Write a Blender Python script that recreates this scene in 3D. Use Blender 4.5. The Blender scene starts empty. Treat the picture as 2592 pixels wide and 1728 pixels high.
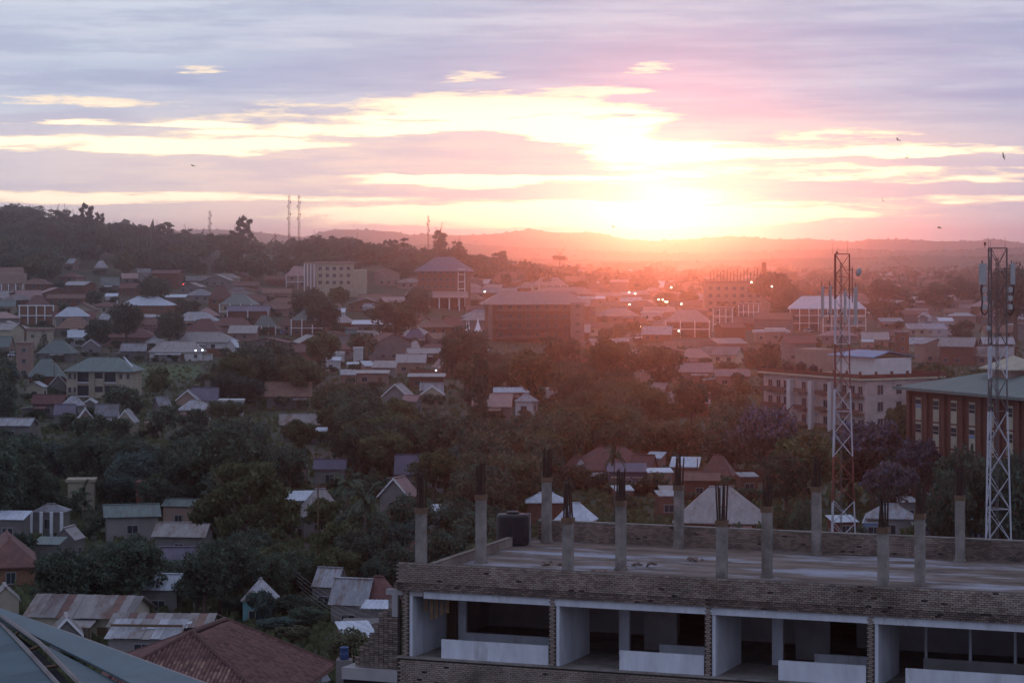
import bpy, math, random
import numpy as np
from mathutils import Vector
PI = math.pi
F, HZ, U0, EYE = 6392.0, 614.0, 1296.0, 36.0      # focal length in photo pixels, horizon row, centre column, eye height
sc = bpy.context.scene
C = sc.collection
# ---------------------------------------------------------------- camera
cam = bpy.data.cameras.new('camera'); co = bpy.data.objects.new('camera', cam); C.objects.link(co)
co.location = (0, 0, EYE); co.rotation_euler = (PI/2, 0, 0)
cam.lens = F/2592*36; cam.sensor_width = 36; cam.shift_y = -(864-HZ)/2592
cam.clip_start = 0.5; cam.clip_end = 30000
sc.camera = co
# ---------------------------------------------------------------- sky
SUN_AZ, SUN_EL = 3.5, 1.3
W = bpy.data.worlds.new('World'); sc.world = W; W.use_nodes = True
nt = W.node_tree; nt.nodes.clear()
def nn(t, **k):
    n = nt.nodes.new(t)
    for a, b in k.items(): setattr(n, a, b)
    return n
def put(sock, v):
    if isinstance(v, bpy.types.NodeSocket): nt.links.new(v, sock)
    else: sock.default_value = v
def M(op, a, b=0.0, c=0.0, clamp=False):
    n = nn('ShaderNodeMath', operation=op, use_clamp=clamp)
    put(n.inputs[0], a); put(n.inputs[1], b)
    if op in ('MULTIPLY_ADD',): put(n.inputs[2], c)
    return n.outputs[0]
def VM(op, a, b=None, s=None):
    n = nn('ShaderNodeVectorMath', operation=op); put(n.inputs[0], a)
    if b is not None: put(n.inputs[1], b)
    if s is not None: put(n.inputs['Scale'], s)
    return n.outputs['Value'] if op in ('LENGTH', 'DOT_PRODUCT') else n.outputs[0]
def MR(v, a, b, c=0.0, d=1.0, t='SMOOTHSTEP'):
    n = nn('ShaderNodeMapRange', interpolation_type=t)
    for i, x in enumerate((v, a, b, c, d)): put(n.inputs[i], x)
    return n.outputs[0]
def MIX(f, a, b, mode='MIX'):
    n = nn('ShaderNodeMix', data_type='RGBA', blend_type=mode, clamp_factor=True)
    put(n.inputs[0], f); put(n.inputs[6], a if not isinstance(a, tuple) else (*a, 1)); put(n.inputs[7], b if not isinstance(b, tuple) else (*b, 1))
    return n.outputs[2]
def NOISE(vec, scale, detail=3.0, rough=0.55):
    n = nn('ShaderNodeTexNoise'); put(n.inputs['Vector'], vec); n.inputs['Scale'].default_value = scale
    n.inputs['Detail'].default_value = detail; n.inputs['Roughness'].default_value = rough
    return n.outputs['Fac']
tc = nn('ShaderNodeTexCoord').outputs['Generated']
sp = nn('ShaderNodeSeparateXYZ'); put(sp.inputs[0], tc); X, Y, Z = sp.outputs
DEG = 180/PI
az = M('MULTIPLY', M('ARCTAN2', X, Y), DEG)
el = M('MULTIPLY', M('ARCSINE', Z), DEG)
s1 = VM('MULTIPLY', tc, (5.0, 5.0, 75.0)); n1 = NOISE(s1, 1.0, 4.0, 0.6)
s2 = VM('MULTIPLY', tc, (14.0, 14.0, 190.0)); n2 = NOISE(s2, 1.0, 5.0, 0.62)
s3 = VM('MULTIPLY', tc, (2.5, 2.5, 26.0)); n3 = NOISE(s3, 1.0, 2.0, 0.5)
azw = M('MULTIPLY_ADD', M('SUBTRACT', n1, 0.5), 6.5, az)
elw = M('ADD', M('MULTIPLY_ADD', M('SUBTRACT', n2, 0.5), 0.55, el), M('MULTIPLY', M('SUBTRACT', n1, 0.5), 0.25))
cx = nn('ShaderNodeCombineXYZ'); put(cx.inputs[0], azw); put(cx.inputs[1], elw); Q = cx.outputs[0]
def dg(u, v): return ((u-1176)*0.009879, (557-v)*0.009879)
# gaps in the cloud deck (positive) and bars of cloud across them (negative): centre, half width, half height, weight
ell = [(250,340,760,22,1.15),(780,333,260,14,.8),(1170,258,330,44,1.0),(1410,318,230,58,1.15),(990,410,330,32,.95),(1230,415,380,26,.8),
  (1330,492,760,30,1.35),(260,455,720,14,.9),(1950,352,620,14,.85),(1640,345,260,24,.8),(1990,312,190,22,.45),(1900,395,560,30,.4),(460,288,150,9,.85),(145,285,130,8,.62),
  (1485,160,80,12,.5),(1090,175,85,12,.45),(400,168,80,7,.42),(140,238,220,18,.36),(1420,210,170,12,.7),(1780,498,420,14,.6),(2080,452,420,9,.4),(800,300,360,16,.55),(900,300,760,80,.30),(1850,420,700,80,.22),
  (975,352,390,34,-2.1),(1205,396,300,8,-1.2),(1060,270,170,7,-.7),(1540,438,700,22,-1.1),(1330,268,150,8,-.8),(1180,310,210,9,-.7),(650,385,700,16,-.8),(2180,372,330,13,-.8),(1560,290,260,30,-.55)]
B = None
for u, v, hw, hh, w in ell:
    a, e = dg(u, v)
    q = VM('MULTIPLY', VM('SUBTRACT', Q, (a, e, 0)), (1/(hw*0.009879), 1/(hh*0.009879*1.15), 0))
    f = MR(VM('LENGTH', q), 0.35, 1.25, w, 0.0)
    B = f if B is None else M('ADD', B, f)
s4 = VM('MULTIPLY', tc, (46.0, 46.0, 330.0)); n4 = NOISE(s4, 1.0, 6.0, 0.68)
amp = MR(B, -0.1, 0.5, 0.3, 1.0); nz = M('ADD', M('MULTIPLY', M('SUBTRACT', n2, 0.5), 1.5), M('MULTIPLY', M('SUBTRACT', n4, 0.5), 2.3)); B = M('ADD', B, M('MULTIPLY', nz, amp))
sa, se = SUN_AZ, 0.85
dsx = VM('LENGTH', VM('MULTIPLY', VM('SUBTRACT', Q, (sa, se, 0)), (0.62, 1.0, 0)))      # degrees from the sun
wide = MR(dsx, 0.0, 7.5, 1.0, 0.0); close = MR(dsx, 0.0, 2.3, 1.0, 0.0); core = MR(dsx, 0.0, 1.05, 1.0, 0.0)
low = MR(el, 3.5, 1.9); lowaz = MR(M('ABSOLUTE', M('SUBTRACT', az, 0.0)), 7.0, 26.0, 1.0, 0.15)
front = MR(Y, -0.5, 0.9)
n4c = NOISE(VM('MULTIPLY', tc, (22.0, 22.0, 150.0)), 1.0, 6.0, 0.66)
# cloud deck
lav = MIX(MR(az, -11.0, 9.0), (0.62, 0.70, 0.81), (0.39, 0.41, 0.61))
lav = MIX(MR(n3, 0.35, 0.65), lav, MIX(MR(az, -11.0, 10.0), (0.47, 0.52, 0.69), (0.47, 0.46, 0.65)))
lav = MIX(MR(n1, 0.42, 0.66, 0.0, 0.62), lav, (0.72, 0.74, 0.83))
lav = MIX(MR(M('ADD', n2, M('MULTIPLY', n4c, 0.6)), 0.72, 0.98, 0.0, 0.5), lav, (0.38, 0.42, 0.60))
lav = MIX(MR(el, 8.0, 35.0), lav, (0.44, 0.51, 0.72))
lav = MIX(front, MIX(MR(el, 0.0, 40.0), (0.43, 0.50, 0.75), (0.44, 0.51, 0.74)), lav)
pink = MIX(MR(az, -12.0, -5.0), (0.80, 0.70, 0.72), (0.98, 0.77, 0.69)); pink = MIX(MR(az, 6.5, 12.0), pink, (0.74, 0.65, 0.70))
pink = MIX(MR(M('ADD', n2, M('MULTIPLY', n4c, 0.6)), 0.68, 0.95, 0.0, 0.6), pink, (0.66, 0.57, 0.66))
cloud = MIX(M('MULTIPLY', low, lowaz), lav, pink)
cloud = MIX(M('MULTIPLY', wide, 0.12), cloud, (1.0, 0.66, 0.56))
edge = MR(B, 0.12, 0.5); gap = MR(B, 0.38, 0.95)
c1 = MIX(M('MULTIPLY', edge, MR(el, 7.0, 4.5)), cloud, (1.05, 0.88, 0.70))
nish = nn('ShaderNodeTexSky', sky_type='NISHITA'); nish.sun_disc = False
nish.sun_elevation = math.radians(SUN_EL); nish.sun_rotation = math.radians(SUN_AZ); nish.dust_density = 2.0
open_sky = MIX(1.0, MIX(MR(dsx, 0.5, 6.0), (1.7, 1.5, 1.0), (1.2, 1.12, 0.92)), VM('SCALE', nish.outputs[0], s=0.05), 'ADD')
open_sky = MIX(MR(el, 2.7, 3.6), open_sky, (1.08, 0.90, 0.76))
c2 = MIX(gap, c1, open_sky)
c2 = MIX(M('MULTIPLY', close, 0.35), c2, (0.45, 0.30, 0.06), 'ADD')
c2 = MIX(core, c2, (1.6, 1.2, 0.35), 'ADD')
c2 = MIX(MR(el, -0.4, -3.0), c2, (0.05, 0.045, 0.05))
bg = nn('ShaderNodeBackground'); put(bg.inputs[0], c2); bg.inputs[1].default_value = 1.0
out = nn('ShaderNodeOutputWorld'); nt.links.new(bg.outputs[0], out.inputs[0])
W.cycles.sampling_method = 'MANUAL'; W.cycles.sample_map_resolution = 1024
# ---------------------------------------------------------------- sun
sl = bpy.data.lights.new('sun', 'SUN'); so = bpy.data.objects.new('sun', sl); C.objects.link(so)
sl.energy = 0.175; sl.angle = math.radians(0.6); sl.color = (1.0, 0.22, 0.085)
a_, e_ = math.radians(SUN_AZ), math.radians(SUN_EL)
so.rotation_euler = Vector((math.sin(a_)*math.cos(e_), math.cos(a_)*math.cos(e_), math.sin(e_))).to_track_quat('Z', 'Y').to_euler()
so.location = (0, 0, 60)
# ---------------------------------------------------------------- picture settings
sc.view_settings.view_transform = 'Standard'; sc.view_settings.look = 'None'
sc.view_settings.exposure = 0.0; sc.view_settings.gamma = 1.0; sc.view_settings.use_curve_mapping = False
sc.render.engine = 'CYCLES'
cy = sc.cycles
cy.use_denoising = True; cy.max_bounces = 4; cy.diffuse_bounces = 2; cy.glossy_bounces = 2; cy.transmission_bounces = 2
cy.volume_bounces = 0; cy.transparent_max_bounces = 4; cy.caustics_reflective = False; cy.caustics_refractive = False
cy.sample_clamp_indirect = 4.0
# ---------------------------------------------------------------- helpers
R = random.Random(7)
def P(u, v, D): return ((u-U0)/F*D, D, EYE-(v-HZ)/F*D)
ZN = dict(A=(0,480),B=(650,480),C=(1300,480),D=(1942,480),E=(0,880),F=(650,880),G=(1300,880),H=(1942,880),I=(0,1294),J=(650,1294),K=(1300,1294),L=(1942,1294))
def zc(z, x, y): o = ZN[z]; return (o[0]+x/3.612, o[1]+y/3.612)
def sst(t): t = min(1.0, max(0.0, t)); return t*t*(3-2*t)
HU = [(-6000,30),(-800,44),(0,43),(300,38),(600,29),(1100,22),(1350,12),(1700,4),(2200,1),(9000,1)]
def T(x, y):
    if y < 20: return 0.0
    u = U0+F*x/y
    h = np.interp(u, [a for a, b in HU], [b for a, b in HU])
    return float(h)*sst((y-700)/750)*(1-0.85*sst((y-1700)/900)) + 0.6*math.sin(x*0.013+1)*math.sin(y*0.011)
def depth_at(u, v, up=0.0, lo=90.0):
    """distance at which a point UP metres above the ground shows at photo pixel (u, v)"""
    D = lo
    while D < 9000:
        x, y, z = P(u, v, D)
        if T(x, y)+up >= z: return D
        D += max(1.0, D*0.003)
    return 9000
class MB:
    def __init__(s): s.v = []; s.f = []
    def quad(s, *p):
        b = len(s.v); s.v += [tuple(q) for q in p]; s.f.append(tuple(range(b, b+len(p)))); return s
    def box(s, x0, x1, y0, y1, z0, z1):
        b = len(s.v)
        s.v += [(x0,y0,z0),(x1,y0,z0),(x1,y1,z0),(x0,y1,z0),(x0,y0,z1),(x1,y0,z1),(x1,y1,z1),(x0,y1,z1)]
        s.f += [(b+3,b+2,b+1,b),(b+4,b+5,b+6,b+7),(b,b+1,b+5,b+4),(b+1,b+2,b+6,b+5),(b+2,b+3,b+7,b+6),(b+3,b,b+4,b+7)]; return s
    def slab(s, pts, t, up=(0,0,1)):
        """a flat polygon given depth t below it"""
        n = len(pts); b = len(s.v); d = Vector(up)*t
        s.v += [tuple(p) for p in pts]+[tuple(Vector(p)-d) for p in pts]
        s.f.append(tuple(b+i for i in range(n))); s.f.append(tuple(b+n+i for i in reversed(range(n))))
        for i in range(n): j = (i+1) % n; s.f.append((b+i, b+n+i, b+n+j, b+j))
        return s
    def tube(s, p, q, r0, r1=None, n=6, caps=True):
        r1 = r0 if r1 is None else r1
        p, q = Vector(p), Vector(q); d = q-p
        if d.length < 1e-6: return s
        d.normalize(); a = d.cross(Vector((0,0,1)) if abs(d.z) < 0.9 else Vector((1,0,0))).normalized(); c = d.cross(a)
        b = len(s.v)
        for k in range(n):
            t = 2*PI*k/n; w = a*math.cos(t)+c*math.sin(t)
            s.v.append(tuple(p+w*r0)); s.v.append(tuple(q+w*r1))
        for k in range(n):
            i, j = b+2*k, b+2*((k+1) % n); s.f.append((i, j, j+1, i+1))
        if caps: s.f.append(tuple(b+2*k for k in reversed(range(n)))); s.f.append(tuple(b+2*k+1 for k in range(n)))
        return s
    def lathe(s, prof, n=24, c=(0,0)):
        b = len(s.v)
        for r, z in prof:
            for k in range(n): t = 2*PI*k/n; s.v.append((c[0]+r*math.cos(t), c[1]+r*math.sin(t), z))
        for i in range(len(prof)-1):
            for k in range(n): j = (k+1) % n; s.f.append((b+i*n+k, b+i*n+j, b+(i+1)*n+j, b+(i+1)*n+k))
        s.f.append(tuple(b+(len(prof)-1)*n+k for k in range(n))); s.f.append(tuple(b+k for k in reversed(range(n))))
        return s
    def mesh(s, name, m=None, smooth=False):
        me = bpy.data.meshes.new(name); me.from_pydata(s.v, [], s.f)
        if m: me.materials.append(m)
        if smooth: me.polygons.foreach_set('use_smooth', [True]*len(me.polygons))
        me.update(); return me
    def ob(s, name, m, parent=None, smooth=False): return link(name, s.mesh(name, m, smooth), parent)
def link(name, data, parent=None, loc=(0,0,0), rot=0.0, scale=None):
    o = bpy.data.objects.new(name, data); C.objects.link(o); o.parent = parent
    o.location = loc
    if rot: o.rotation_euler[2] = rot
    if scale is not None: o.scale = scale if isinstance(scale, tuple) else (scale,)*3
    return o
def tag(o, label=None, cat=None, group=None, kind=None):
    if label: o['label'] = label
    if cat: o['category'] = cat
    if group: o['group'] = group
    if kind: o['kind'] = kind
    return o
def thing(name, label, cat, loc=(0,0,0), rot=0.0, group=None): return tag(link(name, None, None, loc, rot), label, cat, group)
# ---------------------------------------------------------------- materials
def mat(name, col, rough=0.85, nscale=1.5, amt=0.35, col2=None, c2=0.5, bump=0.0, metal=0.0, stretch=None, emit=None, estr=0.0, rnd=0.0, coord='Object', trans=0.0, spec=0.3):
    m = bpy.data.materials.new(name); m.use_nodes = True; t = m.node_tree; N = t.nodes; L = t.links
    bs = N['Principled BSDF']; bs.inputs['Roughness'].default_value = rough; bs.inputs['Metallic'].default_value = metal
    bs.inputs['Specular IOR Level'].default_value = spec
    if emit:
        bs.inputs['Emission Color'].default_value = (*emit, 1); bs.inputs['Emission Strength'].default_value = estr
    tcn = N.new('ShaderNodeTexCoord'); vec = tcn.outputs[coord]
    if stretch:
        mp = N.new('ShaderNodeMapping'); mp.inputs['Scale'].default_value = stretch; L.new(vec, mp.inputs[0]); vec = mp.outputs[0]
    no = N.new('ShaderNodeTexNoise'); no.inputs['Scale'].default_value = nscale; no.inputs['Detail'].default_value = 5; no.inputs['Roughness'].default_value = 0.65
    L.new(vec, no.inputs['Vector'])
    rp = N.new('ShaderNodeValToRGB'); L.new(no.outputs['Fac'], rp.inputs[0]); e = rp.color_ramp.elements
    lo = tuple(c*(1-amt) for c in col); hi = tuple(min(1, c*(1+amt)) for c in col)
    e[0].position = 0.3; e[0].color = (*lo, 1); e[1].position = 0.7; e[1].color = (*hi, 1)
    c = rp.outputs[0]
    if col2:
        n2 = N.new('ShaderNodeTexNoise'); n2.inputs['Scale'].default_value = nscale*0.37; n2.inputs['Detail'].default_value = 6; n2.inputs['Roughness'].default_value = 0.7
        L.new(vec, n2.inputs['Vector'])
        r2 = N.new('ShaderNodeValToRGB'); L.new(n2.outputs['Fac'], r2.inputs[0]); r2.color_ramp.elements[0].position = c2-0.06; r2.color_ramp.elements[1].position = c2+0.06
        mx = N.new('ShaderNodeMix'); mx.data_type = 'RGBA'; L.new(r2.outputs[0], mx.inputs[0]); L.new(c, mx.inputs[6]); mx.inputs[7].default_value = (*col2, 1); c = mx.outputs[2]
    if rnd:
        oi = N.new('ShaderNodeObjectInfo'); hs = N.new('ShaderNodeHueSaturation')
        for sk, a, b in (('Value', 1-rnd, 1+rnd), ('Hue', 0.5-rnd*0.06, 0.5+rnd*0.06)):
            mr = N.new('ShaderNodeMapRange'); L.new(oi.outputs['Random'], mr.inputs[0]); mr.inputs[3].default_value = a; mr.inputs[4].default_value = b
            L.new(mr.outputs[0], hs.inputs[sk])
        L.new(c, hs.inputs['Color']); c = hs.outputs[0]
    L.new(c, bs.inputs['Base Color'])
    if bump:
        bn = N.new('ShaderNodeBump'); bn.inputs['Strength'].default_value = bump; bn.inputs['Distance'].default_value = 0.05; L.new(no.outputs['Fac'], bn.inputs['Height']); L.new(bn.outputs[0], bs.inputs['Normal'])
    if trans:
        tr = N.new('ShaderNodeBsdfTranslucent'); L.new(c, tr.inputs[0]); ms = N.new('ShaderNodeMixShader'); ms.inputs[0].default_value = trans
        L.new(bs.outputs[0], ms.inputs[1]); L.new(tr.outputs[0], ms.inputs[2]); L.new(ms.outputs[0], N['Material Output'].inputs[0])
    return m
MT = {}
def dm(k, *a, **kw): MT[k] = mat(k, *a, **kw)
dm('white_roof', (.40,.43,.48), .5, 1.6, .22, col2=(.27,.26,.26), c2=.64, stretch=(1.6,.3,1), rnd=.15)
dm('pale_roof', (.27,.27,.29), .6, 1.6, .28, col2=(.19,.14,.12), c2=.57, stretch=(1.6,.3,1), rnd=.18)
dm('grey_roof', (.19,.19,.21), .6, 1.6, .3, col2=(.14,.10,.09), c2=.57, stretch=(1.6,.3,1), rnd=.15)
dm('dark_roof', (.13,.115,.15), .8, .8, .25, rnd=.15)
dm('green_roof', (.115,.145,.135), .6, 1.6, .28, col2=(.13,.11,.10), c2=.6, stretch=(1.6,.3,1), rnd=.12)
dm('red_roof', (.135,.062,.056), .8, 1.4, .35, col2=(.10,.06,.055), c2=.58, rnd=.12)
dm('brown_roof', (.15,.085,.07), .85, 1.0, .3, rnd=.25)
dm('beige_roof', (.26,.235,.23), .6, 1.2, .2, col2=(.17,.12,.10), c2=.6, stretch=(1.6,.3,1), rnd=.1)
dm('pink_roof', (.27,.17,.16), .7, .8, .2, rnd=.15)
dm('rust_roof', (.20,.18,.175), .7, .9, .25, col2=(.125,.075,.058), c2=.56, stretch=(1,.25,1), rnd=.3)
dm('purple_roof', (.10,.085,.12), .7, .8, .2)
dm('blue_roof', (.14,.2,.32), .5, .8, .15)
dm('white_wall', (.46,.45,.45), .9, .6, .12, rnd=.08)
dm('cream_wall', (.38,.33,.25), .9, .6, .15, rnd=.1)
dm('pink_wall', (.27,.18,.15), .9, .6, .15, rnd=.15)
dm('brick_wall', (.17,.08,.055), .9, 2.5, .3, rnd=.2)
dm('grey_wall', (.17,.155,.15), .9, .6, .2, rnd=.2)
dm('red_wall', (.13,.045,.035), .9, .7, .2)
dm('teal_wall', (.12,.27,.28), .9, .7, .15)
dm('glass', (.03,.035,.045), .15, 1, .1, spec=.6)
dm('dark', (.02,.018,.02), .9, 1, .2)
dm('frame_white', (.26,.25,.25), .6, 2, .08)
dm('trim_white', (.66,.66,.68), .6, 2, .08)
dm('wood', (.13,.08,.05), .9, 3, .3)
dm('concrete', (.215,.19,.17), .9, 1.6, .3, col2=(.13,.115,.10), c2=.56, bump=.3)
dm('bark', (.10,.075,.06), .95, 3, .3)
dm('steel_white', (.46,.46,.50), .5, 3, .1)
dm('steel_red', (.19,.055,.04), .6, 3, .2)
dm('steel_dark', (.10,.09,.09), .6, 3, .2)
dm('rebar', (.045,.028,.022), .9, 6, .4)
dm('antenna', (.34,.35,.35), .5, 2, .08)
dm('tyre', (.02,.02,.02), .9, 1, .1)
dm('lamp', (.9,.9,.9), .4, 1, 0, emit=(1.0,.86,.55), estr=14)
dm('lamp_blue', (.9,.9,.9), .4, 1, 0, emit=(.75,.88,1.0), estr=12)
dm('lamp_red', (.6,.02,.02), .4, 1, 0, emit=(1.0,.05,.03), estr=10)
leafc = dict(dark=(.064,.085,.060), mid=(.070,.092,.060), olive=(.090,.100,.048), blue=(.058,.088,.074), warm=(.095,.095,.055), jac=(.13,.12,.18), jacg=(.085,.075,.07))
for k, c in leafc.items(): dm('leaf_'+k, c, .9, 2.0, .6, rnd=.25, trans=.25)
dm('earth', (.085,.052,.042), .95, .05, .35, col2=(.034,.042,.022), c2=.42, coord='Object')
dm('hill_far', (.07,.08,.05), .95, .004, .4)
# ================================================================ GROUND, HILLS, HAZE
def make_ground():
    ys = [-60, 0, 20] + list(np.linspace(40, 700, 45)) + list(np.linspace(720, 2700, 90)) + list(np.geomspace(2800, 7500, 16))
    us = list(np.linspace(-1500, 4100, 90)); mb = MB(); nu = len(us)
    for j, y in enumerate(ys):
        for u in us:
            yy = max(y, 200); x = (u-U0)/F*yy*(1.0 if y >= 0 else 1.0)
            mb.v.append((x, y, T(x, y)))
    for j in range(len(ys)-1):
        for i in range(nu-1):
            b = j*nu+i; mb.f.append((b, b+1, b+nu+1, b+nu))
    tag(mb.ob('ground', MT['earth'], smooth=True), kind='structure')
make_ground()
def ridge(name, D, pts, depth, wob, seed, far_trees=0):
    """a range of hills: pts = skyline in 2352-wide picture pixels"""
    rr = np.random.RandomState(seed); us = [p[0] for p in pts]; vs = [p[1] for p in pts]
    n = 420; U = np.linspace(-700, 3000, n); Vv = np.interp(U, us, vs)
    wobv = np.interp(U, np.linspace(-700, 3000, 160), rr.randn(160))*wob + rr.randn(n)*wob*0.35
    mb = MB(); rows = [(-1, 0), (-.6, .35), (-.25, .8), (0, 1), (.5, .6), (1, 0)]
    for t, k in rows:
        for i in range(n):
            D2 = D+t*depth + 60*math.sin(i*0.21+t*3); x = (U[i]-1176)/5800*(D2)
            top = EYE+(557-(Vv[i]+wobv[i]))*D/5800
            mb.v.append((x, D2, -4+(top+4)*k*(1+(.12*math.sin(i*.5+t*9) if 0 < k < 1 else 0))))
    for j in range(len(rows)-1):
        for i in range(n-1): b = j*n+i; mb.f.append((b, b+1, b+n+1, b+n))
    tag(mb.ob('hills', MT['hill_far'], smooth=True), kind='structure')
    if far_trees:
        m = MB()
        for _ in range(far_trees):
            u = rr.uniform(-200, 2550); t = rr.choice([0, 0, -.05, -.15, -.3, -.5]); v = np.interp(u, us, vs)
            k = np.interp(t, [-1, -.6, -.25, 0], [0, .35, .8, 1]); D2 = D+t*depth; x = (u-1176)/5800*D2
            z = -4+(EYE+(557-v)*D/5800+4)*k-2; r = rr.uniform(3, 9)*D/7000; h = rr.uniform(2.5, 5.5)*D/6000
            m.tube((x, D2, z), (x+r*.2, D2, z+h), r, r*.45, 5)
        tag(m.ob('far_trees', MT['leaf_dark']), 'tiny trees dotted along the hazy far hills', kind='stuff')
far = [(-700,520),(0,522),(380,532),(430,527),(480,527),(560,530),(640,538),(700,545),(740,532),(770,527),(850,528),(905,532),(940,540),(985,537),(1050,541),(1130,538),(1190,530),(1222,525),(1262,533),(1310,535),(1360,533),(1400,541),(1450,551),(1510,553),(1600,548),(1680,542),(1730,545),(1790,550),(1850,548),(1900,551),(1960,556),(2000,550),(2060,549),(2120,552),(2180,554),(2260,552),(2290,549),(2352,559),(2600,556),(3000,545)]
ridge('hills', 5600, far, 900, .5, 1, 500)
mid = [(-700,560),(600,566),(1040,560),(1160,566),(1330,574),(1480,580),(1620,582),(1800,575),(1960,572),(2100,578),(2200,574),(2352,568),(3000,560)]
ridge('hills', 4000, mid, 600, 1.2, 2, 900)
low_ = [(-700,590),(900,592),(1100,590),(1300,597),(1500,600),(1700,597),(1880,592),(2000,590),(2120,586),(2250,590),(2352,583),(3000,580)]
ridge('hills', 3100, low_, 400, 1.5, 3, 1200)
def make_haze():
    m = bpy.data.materials.new('haze'); m.use_nodes = True; t = m.node_tree; t.nodes.clear()
    v = t.nodes.new('ShaderNodeVolumePrincipled'); o = t.nodes.new('ShaderNodeOutputMaterial'); t.links.new(v.outputs[0], o.inputs['Volume'])
    v.inputs['Color'].default_value = (.90, .84, .98, 1); v.inputs['Density'].default_value = HAZE_D; v.inputs['Anisotropy'].default_value = HAZE_G
    tag(MB().box(-5500, 5500, -70, 7600, -12, 75).ob('haze', m), 'thin warm dawn haze over the whole town', kind='stuff')
HAZE_D, HAZE_G = 1.95e-4, 0.95
make_haze()
# ================================================================ TREES
def crown_mesh(name, m, seed, n, lobes, shape, leaf, m2=None, frac2=0.0, fill=.45):
    """leaf-sized faces gathered in clumps round LOBES = [(x, y, z, r)] in units of the crown radius"""
    r = np.random.RandomState(seed); L = np.array(lobes); w = L[:, 3]**2; idx = r.choice(len(L), n, p=w/w.sum())
    d = r.randn(n, 3); d /= np.linalg.norm(d, axis=1)[:, None]
    rad = fill+(1-fill)*r.rand(n)**.6; rad *= 1+.12*r.randn(n)
    c = L[idx, :3]+d*(L[idx, 3]*rad)[:, None]*np.array(shape)
    a = r.randn(n, 3); a /= np.linalg.norm(a, axis=1)[:, None]
    b = np.cross(a, r.randn(n, 3)); b /= np.linalg.norm(b, axis=1)[:, None]
    s = leaf*(.6+.8*r.rand(n))[:, None]
    q = np.stack([c-a*s, c-b*s*.55, c+a*s, c+b*s*.55+np.array([0, 0, -.15])*s], 1).reshape(-1, 3)
    me = bpy.data.meshes.new(name); me.vertices.add(4*n); me.vertices.foreach_set('co', q.ravel().astype('f'))
    me.loops.add(4*n); me.loops.foreach_set('vertex_index', np.arange(4*n, dtype='i'))
    me.polygons.add(n); me.polygons.foreach_set('loop_start', np.arange(0, 4*n, 4, dtype='i'))
    me.materials.append(m)
    if m2:
        me.materials.append(m2); hi = (c[:, 2] > np.percentile(c[:, 2], 35)) & (r.rand(n) < frac2); me.polygons.foreach_set('material_index', hi.astype('i'))
    me.update(calc_edges=True); me.validate(); return me
def lob(seed, n, rx, rz, cz, r0, r1, top=0.2, core=True):
    n = int(n*1.35); rx *= 1.08; r0 *= .72; r1 *= .88
    r = np.random.RandomState(seed); o = [(0, 0, cz, .6*rx)] if core else []
    for k in range(n):
        t = 2*PI*r.rand(); p = math.acos(1-2*(top*.5+(1-top*.5)*r.rand()) if r.rand() < .25 else r.rand()*1.0)
        q = .55+.35*r.rand(); o.append((rx*q*math.sin(p)*math.cos(t), rx*q*math.sin(p)*math.sin(t), cz+rz*q*math.cos(p), r0+(r1-r0)*r.rand()))
    return o
def trunk_mesh(name, h, r, limbs, seed, spread=.5, z0=.35):
    rr = random.Random(seed); m = MB(); m.tube((0,0,-.25), (.03,.02,h*z0), r, r*.75, 7); m.tube((.03,.02,h*z0), (0,0,h*.85), r*.75, r*.3, 6)
    for k in range(limbs):
        t = 2*PI*k/limbs+rr.random(); a = h*(z0+.35*rr.random()); q = (spread*math.cos(t)*(.6+.5*rr.random()), spread*math.sin(t)*(.6+.5*rr.random()), a+h*.35*(.5+.6*rr.random()))
        m.tube((0,0,a), q, r*.4, r*.16, 5)
    return m.mesh(name, MT['bark'], True)
KINDS = {}      # kind -> list of (crown meshes, trunk mesh), total height in crown radii
def kind(k, height, crowns, trunk): KINDS[k] = (height, crowns, trunk)
t_a = trunk_mesh('trunk', 2.0, .085, 5, 1); t_t = trunk_mesh('trunk', 3.8, .1, 7, 2, .5, .5); t_u = trunk_mesh('trunk', 2.2, .06, 7, 3, .85, .55)
for i in range(3):
    k = ['dark', 'mid', 'blue'][i]
    kind('round%d' % i, 2.15, crown_mesh('crown', MT['leaf_'+k], 10+i, 5200, lob(20+i, 26, .8, .78, 1.15, .22, .4), (1,1,.85), .055), t_a)
kind('olive', 2.2, crown_mesh('crown', MT['leaf_olive'], 14, 5200, lob(24, 30, .78, .85, 1.2, .18, .34), (1,1,.8), .055), t_a)
kind('warm', 2.1, crown_mesh('crown', MT['leaf_warm'], 15, 4600, lob(25, 26, .85, .7, 1.15, .2, .36), (1,1,.8), .05), t_a)
kind('tall', 3.9, crown_mesh('crown', MT['leaf_dark'], 16, 4200, [(math.cos(a*2.4)*.45*(1-.1*(a % 3)), math.sin(a*2.4)*.45, 1.1+a*.165, .26+.12*((a*7) % 3)/2) for a in range(16)], (1,1,.75), .06), t_t)
kind('layered', 2.6, crown_mesh('crown', MT['leaf_dark'], 17, 3800, [(math.cos(a*2.1)*(.62 if a % 3 else .2), math.sin(a*2.1)*.6, 1.1+.19*(a % 8), .3) for a in range(15)], (1.1,1.1,.38), .05), trunk_mesh('trunk', 2.6, .08, 8, 5, .7, .4))
kind('umbrella', 2.1, crown_mesh('crown', MT['leaf_dark'], 18, 1600, [(math.cos(a*2.4)*.62*(a/12)**.5, math.sin(a*2.4)*.62*(a/12)**.5, 1.72+.07*math.sin(a*3), .34) for a in range(13)], (1,1,.3), .06), t_u)
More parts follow.
